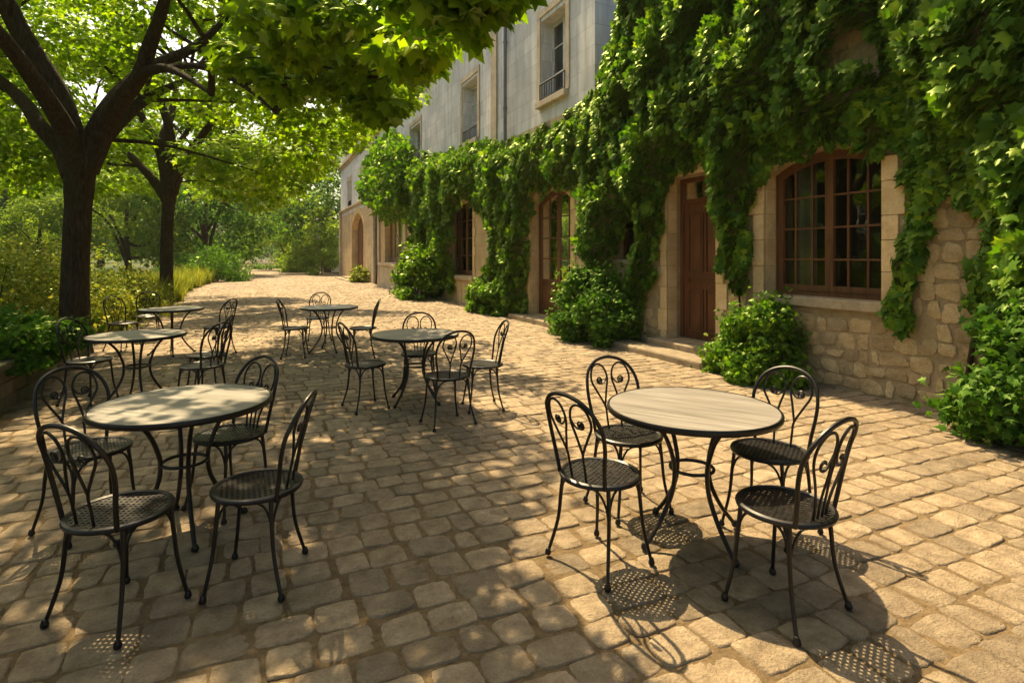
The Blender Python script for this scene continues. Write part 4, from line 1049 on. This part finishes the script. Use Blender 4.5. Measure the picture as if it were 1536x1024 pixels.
def make_table():
    root = empty('bistro_table')
    t = MB(); t.lathe([(0,.722),(.30,.722),(.445,.722)], 64); t.lathe([(.445,.7215),(.449,.719)], 64)
    tp = MB(); tp.lathe([(0,.706),(.447,.706),(.449,.712),(.446,.722),(.30,.7225),(.0,.7225)], 64); tp.build('table_top', M['tabletop'], root, smooth=True)
    r = MB(); r.lathe([(.450,.724),(.457,.7235),(.461,.716),(.461,.698),(.456,.692),(.446,.694),(.4505,.704),(.450,.724)], 64); r.build('rim', M['iron'], root, smooth=True)
    for k in range(4):
        a = math.pi/4+k*math.pi/2+.15; c, s_ = math.cos(a), math.sin(a)
        prof = [(.31,.700),(.25,.66),(.175,.57),(.128,.45),(.118,.37),(.135,.27),(.20,.15),(.285,.045),(.315,.012)]
        l = MB(); sp = spline([(q*c, q*s_, z) for q, z in prof], 4); l.tube(sp, lerp_r([.0115,.0125,.0125,.011], len(sp)), 8); lg = l.build('leg', M['iron'], root, smooth=True)
        f_ = MB(); f_.lathe([(.0,.0),(.017,.002),(.021,.013),(.016,.027),(.010,.036),(0,.038)], 12, (.315*c,.315*s_,0)); f_.build('foot', M['iron'], lg, smooth=True)
    g = MB(); g.tube([(.115*math.cos(t_), .115*math.sin(t_), .385) for t_ in [k*2*math.pi/32 for k in range(32)]], .0095, 8, True); g.build('ring', M['iron'], root, smooth=True)
    g = MB(); g.tube([(-.33,0,.70),(.33,0,.70)], .009, 6); g.tube([(0,-.33,.700),(0,.33,.700)], .008, 6); g.build('crossbar', M['iron'], root, smooth=True)
    return root
def place(o, x, y, ang, label, cat, group):
    p = C(x, y, .006); o.location = p; o.rotation_euler = (0, 0, R(ang)-R(90)-YAW); o.scale = (.94,.94,1) if cat == 'chair' else (1,1,1); tag(o, label, cat, group)
cA, cB_, tA = make_chair(0), make_chair(1), make_table()
used = {}
def chair(kind, x, y, phi, label):
    src = (cA, cB_)[kind]; o = src if kind not in used else copy_tree(src); used[kind] = 1
    place(o, x, y, phi, label, 'chair', 'iron bistro chairs')
def table(x, y, phi, label):
    o = tA if 't' not in used else copy_tree(tA); used['t'] = 1
    place(o, x, y, phi, label, 'table', 'round bistro tables')
table(.99, 3.12, 60, 'round table in full sun at the right front, nearest the arched window')
table(-1.86, 3.22, 75, 'large shaded round table at the left front')
table(-3.97, 6.0, 82, 'round table beside the thick maple trunk, third from the left front')
table(-5.4, 9.0, 70, 'farthest round table on the left, before the slim trunk')
table(-1.03, 6.05, 95, 'round table in the middle of the street with four chairs around it')
table(-3.0, 9.3, 75, 'small looking far round table in the middle, partly behind its chairs')
chair(1, 1.21, 2.51, 124, 'nearest chair on the right, its perforated seat casting a dotted shadow')
chair(0, .448, 2.886, 38, 'chair left of the sunlit table, its scroll back throwing a long curly shadow')
chair(0, .72, 3.50, -68, 'chair behind the sunlit table, its back seen against the paving before the brown door')
chair(0, 1.46, 3.22, -142, 'chair on the far right of the sunlit table, in front of the arched window')
chair(0, -1.70, 2.46, 72, 'nearest chair at the bottom left corner, seen from behind')
chair(0, -1.225, 2.73, 186, 'chair right of the large shaded table, facing left')
chair(0, -2.42, 3.25, -27, 'chair at the back left of the large shaded table, before the stone wall')
chair(1, -1.75, 3.52, -118, 'chair behind the large shaded table, scrolls curling inward')
chair(0, -4.50, 6.03, -3, 'chair against the thick maple trunk')
chair(0, -3.14, 5.74, 165, 'nearer of the overlapping chairs right of the table by the thick trunk')
chair(1, -3.42, 6.35, 195, 'farther of the overlapping chairs right of the table by the thick trunk')
chair(1, -6.45, 9.4, -15, 'leftmost chair at the farthest left table, before the tall grass')
chair(0, -6.75, 10.5, -60, 'chair behind the farthest left table, just left of the slim trunk')
chair(0, -4.62, 8.9, 172, 'chair right of the farthest left table, behind the overlapping pair')
chair(0, -1.50, 5.80, 35, 'chair left of the middle table, back to the far table')
chair(1, -1.06, 6.45, -82, 'chair behind the middle table, back seen over its top')
chair(0, -.60, 5.25, 122, 'chair in front of the middle table, its curly shadow on the paving')
chair(0, -.30, 5.80, 195, 'chair right of the middle table, facing left towards it')
chair(0, -3.35, 8.75, 12, 'chair left of the small looking far table, facing right')
chair(1, -3.5, 10.2, -85, 'farthest chair in the middle, behind the far table')
chair(0, -2.3, 8.75, 195, 'chair right of the small looking far table, facing left')

# ================================================================== AIR
hz = NT('haze air'); hz.t.nodes.remove(hz.b); pv = hz.n('ShaderNodeVolumePrincipled', {'Density': .0003, 'Color': (.95,.97,.9,1), 'Anisotropy': .3}); hz.t.links.new(pv.outputs[0], hz.o.inputs['Volume'])
hb = MB(); hb.box(-260, 120, -40, 280, -1.1, 34)
hz_o = hb.build('haze', hz.m); tag(hz_o, 'thin warm summer haze over the far trees', 'haze', None, 'stuff')
